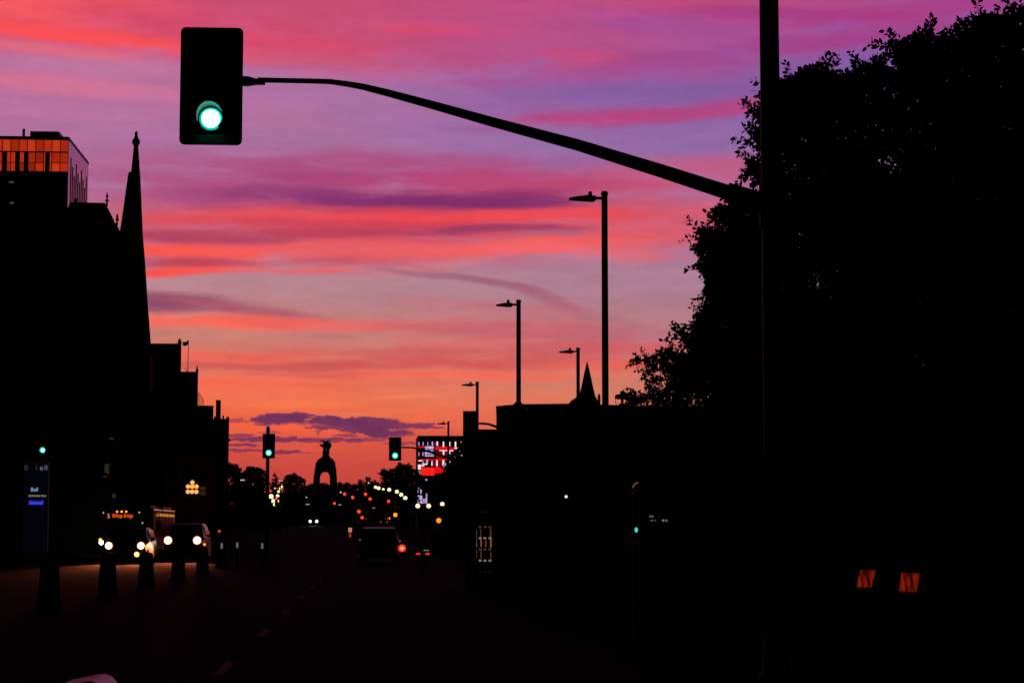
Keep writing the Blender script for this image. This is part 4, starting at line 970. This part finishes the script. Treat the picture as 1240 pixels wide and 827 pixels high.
# far oncoming car and far tail lights
def far_car(px, py, Y, half, label, m, r, facing, rz=0, H=1.5):
    k = PXM(Y); p = at(px, py, Y)
    t = car('car', p.x, Y, label, 'car', W=1.8, H=H, Ln=4.3, facing=facing, paint=CARG)
    z = p.z-gz(Y)
    for s in (-1, 1): MB().disc((s*half/k, -.12, max(.5, z)), r, .06, 14).build('headlight' if facing < 0 else 'tail_light', m, t)
    return t, z
fc, z = far_car(379.6, 631, 395, 3.9, 'distant oncoming car with two white headlights below the arch monument', HEADW, .27, -1)
spots(fc, (-.6, .6), .8, 500, (.9, .9, 1))
far_car(442.5, 631, 400, 4, 'distant car with two red tail lights left of the centre of the street', REDT, .2, 1)
far_car(465, 631.8, 385, 3.8, 'distant car with dull red tail lights right of the other red-lit car', glow('dull_tail', (150, 40, 45), 1), .17, 1)
# object marker at (424,642), its reflected light painted as emission
Y5 = 110.; p = at(424, 645, Y5); k5 = PXM(Y5)
om = empty('road_marker', (p.x, Y5, 0), 'narrow orange traffic marker with painted glow on the median left of the black SUV', 'sign')
MB().path([(0, 0, 0), (0, 0, p.z+.2)], [.035, .035], 8).build('post', METAL, om)
MB().box((0, -.04, at(424, 641.5, Y5).z), (.19, .03, .24)).build('panel', glow('marker_pale', (190, 140, 95), 1), om)
MB().box((0, -.06, at(424, 642, Y5).z), (.09, .02, .12)).build('symbol', glow('marker_orange', (225, 75, 25), 1), om)
MB().box((0, -.04, at(424, 648, Y5).z), (.1, .03, .2)).build('stem_panel', glow('marker_orange_dim', (170, 62, 28), 1), om)

# ------------------------------------------------------------------ distant traffic lights (red, amber)
def small_signal(px, py, Y, label, m=RED, r=.17, lit=0, group='distant red traffic lights up the street', hang=False):
    p = at(px, py, Y); t = empty('distant_traffic_light', (p.x, Y, gz(Y)), label, 'traffic light', group); z = p.z-gz(Y)
    MB().path([(0, .14, 0), (0, .14, max(.8, z-.3))], [.08, .06], 8).build('post', METAL, t)
    zc_ = z-.34 if lit == 0 else z
    MB().box((0, .08, zc_), (.36, .2, 1.05)).build('housing', SIGB, t)
    MB().disc((0, -.06, z), r, .05, 14).build('lens', m, t)
    return t
for px, py, Y, r, lb in [(405, 609.3, 300, .19, 'red traffic light just right of the arch foot, lowest of the left pair'), (417.3, 598, 225, .16, 'red traffic light beside a white globe right of the arch foot'),
     (427, 602.2, 235, .17, 'red traffic light between the arch and the globe lamp row'), (442.6, 598.2, 225, .17, 'red traffic light under the left end of the globe lamp row'),
     (448.2, 604, 240, .18, 'red traffic light slightly lower, below the left end of the globe lamp row'), (470.6, 606.8, 250, .18, 'red traffic light under the middle of the globe lamp row'),
     (475, 616, 300, .23, 'red traffic light above the large amber light'), (434.6, 619.2, 320, .28, 'large low red traffic light above the distant red-lit car'),
     (438.5, 626.5, 350, .26, 'red lamp just above the left tail light of the distant car'), (442.6, 628, 370, .14, 'faint red lamp between the tail lights of the distant car')]:
    small_signal(px, py, Y, lb, r=r)
small_signal(478.7, 623.2, 230, 'large amber light near the middle of the street', glow('amber_core', (255, 135, 45), 1.6), .24, group='amber signals')
small_signal(471, 627.5, 260, 'small orange red light beside the large amber light', glow('orange_red', (255, 110, 60), 1.5), .17, group='amber signals')
small_signal(531.3, 630, 150, 'round amber pedestrian light right of the globe lamps', glow('amber_core2', (255, 140, 35), 1.3), .19, group='amber signals')
small_signal(334.4, 603.5, 240, 'red traffic light within the cluster of white globes', RED, .14)
small_signal(280.6, 609.4, 200, 'very dim red lamp in front of the left trees', glow('dim_red', (95, 22, 25), 1), .1)
small_signal(265.7, 643, 120, 'dim red orange lamp right of the second SUV', glow('dim_redorange', (230, 60, 25), 1), .08, group='low red lamps')

# ------------------------------------------------------------------ globe lamps
def globe_lamp(px, py, Y, r0, label, group='lit globe lamps on posts along the street', m=GLOBE, n='globe_lamp'):
    r = r0*.86; p = at(px, py, Y); t = empty(n, (p.x, Y, gz(Y)), label, 'globe lamp', group); z = p.z-gz(Y)
    MB().path([(0, 0, 0), (0, 0, z-r*.9)], [.07, .05], 8).build('post', METAL, t)
    MB().lathe((0, 0, z-r-.06), [(.1, 0), (.14, .1)], 10).build('fitter', METAL, t)
    MB().sphere((0, 0, z), r, 18).build('globe', m, t, smooth=True); return t
row = [(454.8, 589.8, 290, .26), (458.6, 591, 286, .29), (464.2, 592.2, 280, .2), (471.3, 592.8, 270, .29), (480.6, 595.2, 258, .28), (485.8, 598.8, 240, .27), (490.8, 602.8, 215, .25)]
nm = ['first globe lamp at the far left end of the right hand row', 'second globe lamp from the far left end of the right hand row', 'small dim globe lamp, third in the right hand row', 'fourth globe lamp of the right hand row, level with the tree crown', 'fifth globe lamp of the right hand row, under the broad tree', 'sixth globe lamp, second from the lower end of the descending row', 'lowest and nearest globe lamp of the descending row']
for (a, b, c_, d), lb in zip(row, nm): globe_lamp(a, b, c_, d, lb)
# twin globe post
Yg = 170.; kg = PXM(Yg); p = at(512.5, 612.7, Yg); tg = empty('twin_globe_lamp', (p.x, Yg, gz(Yg)), 'post with two lit globes on a cross bar below the red lit building', 'globe lamp')
z = p.z-gz(Yg)
MB().path([(0, 0, 0), (0, 0, z)], [.08, .06], 8).build('post', METAL, tg)
MB().path([(-6.5/kg, 0, z), (6.5/kg, 0, z)], [.03, .03], 6).build('cross_bar', METAL, tg)
for s in (-1, 1): MB().sphere((s*6.6/kg, 0, z+.02), .19, 18).build('globe', GLOBE, tg, smooth=True)
globe_lamp(535.6, 610.2, 162, .2, 'single globe lamp standing right of the twin globe post')
for a, b, c_, d, lb in [(328.3, 601, 215, .29, 'largest globe of the cluster, right beside the green light post'), (336.2, 600.2, 245, .22, 'upper right globe of the cluster by the green light post'),
      (330.4, 606.3, 235, .27, 'globe below the largest one in the cluster'), (335.8, 606.5, 255, .24, 'right middle globe of the cluster, next to the tree'), (333.1, 610.4, 250, .3, 'lowest globe of the cluster'),
      (337.4, 595, 290, .22, 'globe above the cluster in line with the climbing pair'), (339.5, 591.3, 320, .24, 'lower globe of the climbing pair above the cluster'), (341.2, 589, 350, .22, 'topmost globe of the climbing pair above the cluster'), (333, 591.2, 350, .14, 'tiny white globe left of the climbing pair'),
      (412.6, 596, 320, .12, 'tiny white globe right of the arch foot')]:
    globe_lamp(a, b, c_, d, lb, 'globes on posts left of the arch monument')
# seven globe candelabra
Y7 = 150.-3; k7 = PXM(Y7); p = at(232.8, 592, Y7); t7 = empty('candelabra_lamp', (p.x, Y7, gz(Y7)), 'candelabra street lamp with seven orange globes on the left pavement', 'globe lamp')
def z7(py): return at(232.8, py, Y7).z-gz(Y7)
MB().path([(0, .1, 0), (0, .1, z7(586))], [.12, .06], 10).build('post', METAL, t7)
br = MB(); br.path([(-.34, .05, z7(592)), (.34, .05, z7(592))], [.02, .02], 6).path([(-.34, .05, z7(598.2)), (.34, .05, z7(598.2))], [.02, .02], 6); br.build('arms', METAL, t7)
for px, py in ((232.9, 584), (227.8, 588.9), (232.8, 588.9), (237.8, 588.9), (227.8, 595.2), (232.8, 595.2), (237.8, 595.2)):
    MB().sphere(((px-232.8)/k7, -.05, z7(py)), .158, 16).build('globe', GLOBO, t7, smooth=True)
# small glowing points; most stand in for reflections and lit windows
def light_row(px, py, Y, w, label, rgb=(215, 215, 200), n=3):
    p = at(px, py, Y); k = PXM(Y); t = empty('light_point', (p.x, Y, gz(Y)), label, 'light_point', 'small white points of light on added masts'); z = p.z-gz(Y)
    MB().path([(0, .1, 0), (0, .1, z)], [.09, .06], 8).build('added_mast', METAL, t)
    MB().box((0, .05, z), (w/k+.1, .08, .16)).build('crossbar', METAL, t)
    for i in range(n): MB().box(((i-(n-1)/2)*w/k/n, -.02, z), (w/k/n*.62, .05, 1.4/k)).build('lamp', glow('small_light_'+str(rgb[0]), rgb, 1), t)  # most of these lamps stand in for reflections and lit windows
light_row(293.6, 581.1, 228, 5.2, 'row of three white light spots in front of the left trees')
light_row(340, 582, 250, 5.5, 'row of white light spots right of the green light post', rgb=(225, 180, 165))
light_row(446.5, 584.5, 300, 3, 'single light spot above the left end of the globe lamp row', n=1)
light_row(371, 602, 300, 3, 'small white light spot below the trees left of the arch', n=1, rgb=(170, 170, 150))
light_row(372.5, 610.5, 300, 5, 'low pair of small white light spots left of the arch foot', n=2, rgb=(165, 165, 150))
light_row(411.5, 611, 300, 3.5, 'low pair of faint white light spots right of the arch foot', n=2, rgb=(150, 170, 160))
light_row(453, 614.8, 300, 4.5, 'low pair of faint white light spots below the globe lamp row', n=2, rgb=(130, 150, 135))
light_row(306.4, 586, 232, 1.6, 'tiny faint white light spot left of the green light post', n=1, rgb=(120, 120, 120))
light_row(252, 645, 110, 4, 'small square cream light spot right of the second SUV', n=1, rgb=(190, 165, 110))

# ------------------------------------------------------------------ pylon sign, pay machine, chairs
Y8 = 101.; k8 = PXM(Y8); p = at(42.5, 640, Y8); z8 = lambda py: at(42.5, py, Y8).z
py_ = empty('pylon_sign', (p.x, Y8, .13), 'tall dark office pylon sign with small glowing tenant names at far left', 'sign')
MB().rng(-14.5/k8, 14.5/k8, 0, .35, 0, z8(559)-.13).build('panel', mat('sign_panel', (.012, .012, .03), .5, emit=(.006, .006, .02), es=.15), py_, bevel=.03)
MB().rng(-15.5/k8, 15.5/k8, -.05, .4, 0, .3).build('plinth', STONE, py_)
LB = glow('pale_blue_letter', (128, 150, 185), 1); 
for i, (chh, rgb) in enumerate(zip('01e8', ((50, 50, 62), (44, 44, 62), (88, 98, 130), (72, 80, 100)))):
    text(chh, .36, glow('dim_letter_%d' % i, rgb, 1), py_, ((30.5, 42.7, 48.5, 53.8)[i]/k8-42.5/k8, -.01, z8(566.4)-.13), 'letter')
text('Bell', .26, LB, py_, ((40.7-42.5)/k8, -.01, z8(592.8)-.13), 'letter_row', sx=.95)
text('GOWLING WLG', .13, glow('cream_letter', (150, 150, 110), 1), py_, ((44.3-42.5)/k8, -.01, z8(600.3)-.13), 'letter_row', sx=.9)
text('deseal', .28, glow('blue_letter', (70, 80, 255), 1), py_, ((43-42.5)/k8, -.02, z8(608.4)-.13), 'letter_row', sx=1.0)
MB().rng((34-42.5)/k8, (52-42.5)/k8, -.012, -.002, z8(611.4)-.13, z8(605.2)-.13).build('blue_panel', glow('blue_panel_light', (12, 14, 120), 1), py_)
# pay machine
Y9 = 26.; k9 = PXM(Y9); p = at(787, 640, Y9); z9 = lambda py: at(787, py, Y9).z-.13
pmn = empty('pay_machine', (p.x, Y9, .13), 'parking pay machine with curved hood and tiny green light on the right pavement', 'pay machine')
PAYM = mat('black_cabinet', (.008, .008, .009), .8, spec=.05)
MB().rng(-.2, .26, 0, .3, 0, z9(600)).build('cabinet', PAYM, pmn, bevel=.04)
prf = []
for a in range(0, 181, 15): prf.append((.03+.25*math.cos(R(a)), z9(602)+.17*math.sin(R(a))))
MB().prism(prf, -.12, .32).build('hood', PAYM, pmn)
arc = [(764.8, 591), (766, 587.5), (768.5, 585.5), (771.5, 584.2)]
MB().path([((x-787)/k9, -.13, z9(y)) for x, y in arc], [.006, .009, .009, .005], 8).build('hood_edge_glint', glow('painted_edge_glint', (120, 70, 52), 1), pmn)  # glint along the hood rim painted as emission
MB().path([((770.5-787)/k9, -.02, z9(628)), ((771.8-787)/k9, -.02, z9(600))], [.02, .022], 8).build('edge_highlight', mat('tan_highlight', (.3, .22, .12), .4), pmn)  # highlight down the cabinet edge put in as a tan tube
MB().sphere(((770-787)/k9, -.03, z9(641.3)), .022, 12, 1.5).build('indicator_light', glow('teal_light', (60, 220, 200), 1), pmn)
so = MB().rng((784-787)/k9, (811-787)/k9, -.02, -.005, z9(634), z9(621)).build('screen', mat('screen_black', (.003, .003, .004), .4), pmn)
for px, py, w_, h_, v in ((787, 625, 2, 2.4, 85), (789.8, 625, 1.8, 2.4, 100), (797.5, 625.6, 1, 1.6, 40), (788, 630, 2, 2, 66), (790, 630, 1.2, 2, 88), (793.3, 630, 1.2, 2, 80), (803, 630, 2.4, 2.2, 122), (807, 630, 2.2, 2.2, 105)):
    MB().box(((px-787)/k9, -.026, z9(py)), (w_/k9, .004, h_/k9)).build('screen_text', glow('screen_%d' % v, (v, v, int(v*1.05)), 1), so)
# row of chairs: each a framed sling back on a low beam
Y10 = 38.; k10 = PXM(Y10)
def cp(px, py): v = at(px, py, Y10); return Vector((v.x, Y10, v.z))
beam_a = cp(1008, 711); beam_b = cp(1255, 731)
bm = empty('bench_rail', (beam_a.x, Y10, .13), 'low dark rail under the row of chairs on the right pavement', 'rail')
MB().path([(0, .05, beam_a.z-.13), (beam_b.x-beam_a.x, .05, beam_b.z-.13)], [.025, .025], 8).build('beam', GALV, bm)
for u in (.08, .36, .64, .92): MB().path([((beam_b.x-beam_a.x)*u, .05, 0), ((beam_b.x-beam_a.x)*u, .05, beam_a.z+(beam_b.z-beam_a.z)*u-.13)], [.03, .03], 8).build('leg', GALV, bm)
def redcloth():  # sling cloth; the red light on it is painted as streaky emission
    m = bpy.data.materials.new('red_cloth_painted_glow'); m.use_nodes = True; t = m.node_tree; b = t.nodes['Principled BSDF']
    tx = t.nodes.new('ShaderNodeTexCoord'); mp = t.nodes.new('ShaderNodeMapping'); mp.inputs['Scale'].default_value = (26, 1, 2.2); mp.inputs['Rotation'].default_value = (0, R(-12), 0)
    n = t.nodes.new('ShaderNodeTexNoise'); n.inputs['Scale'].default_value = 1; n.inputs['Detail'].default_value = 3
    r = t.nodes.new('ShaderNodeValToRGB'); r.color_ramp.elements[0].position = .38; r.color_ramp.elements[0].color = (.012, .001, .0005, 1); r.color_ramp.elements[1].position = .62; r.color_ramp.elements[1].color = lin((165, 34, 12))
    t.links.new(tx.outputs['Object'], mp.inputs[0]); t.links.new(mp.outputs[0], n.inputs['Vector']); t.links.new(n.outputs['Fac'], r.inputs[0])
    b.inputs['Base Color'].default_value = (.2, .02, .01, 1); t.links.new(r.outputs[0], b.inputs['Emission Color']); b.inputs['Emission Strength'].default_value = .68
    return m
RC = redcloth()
chairs = [((1043, 689), (1068, 689.5), (1059, 713), (1036, 711.5), True, 'leftmost chair of the row, a full red glow painted on its back'),
          ((1093, 692), (1123, 693.5), (1114, 718), (1087, 716.5), True, 'second chair of the row, a streaky red glow painted on its back'),
          ((1155, 695.5), (1194, 696.5), (1188, 723), (1150, 720), False, 'third chair of the row with an unlit black back and bare frame'),
          ((1238, 699), (1272, 700), (1262, 727), (1228, 725), False, 'last chair of the row, cut by the right picture edge')]
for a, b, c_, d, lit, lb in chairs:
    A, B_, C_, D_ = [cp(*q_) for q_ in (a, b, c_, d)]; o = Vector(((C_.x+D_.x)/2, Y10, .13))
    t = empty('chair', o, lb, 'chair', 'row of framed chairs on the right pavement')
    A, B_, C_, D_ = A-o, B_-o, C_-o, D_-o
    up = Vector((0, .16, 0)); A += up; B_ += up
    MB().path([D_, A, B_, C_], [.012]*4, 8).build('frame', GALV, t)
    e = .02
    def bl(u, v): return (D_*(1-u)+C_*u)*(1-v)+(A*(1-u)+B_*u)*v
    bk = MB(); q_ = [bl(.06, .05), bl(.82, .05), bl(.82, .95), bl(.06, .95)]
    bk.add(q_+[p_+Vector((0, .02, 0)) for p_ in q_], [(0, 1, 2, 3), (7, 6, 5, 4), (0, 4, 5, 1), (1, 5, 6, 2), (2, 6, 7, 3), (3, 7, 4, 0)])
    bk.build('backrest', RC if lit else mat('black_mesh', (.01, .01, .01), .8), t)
    MB().box(((C_.x+D_.x)/2, -.22, C_.z-.02), (abs(C_.x-D_.x), .42, .03)).build('seat', METAL, t, bevel=.01)
    for sx in (C_.x, D_.x):
        MB().path([(sx, -.4, 0), (sx, -.38, C_.z-.03)], [.013, .013], 6).build('leg', GALV, t)
        MB().path([(sx, .0, 0), (sx, -.02, C_.z-.03)], [.013, .013], 6).build('leg', GALV, t)
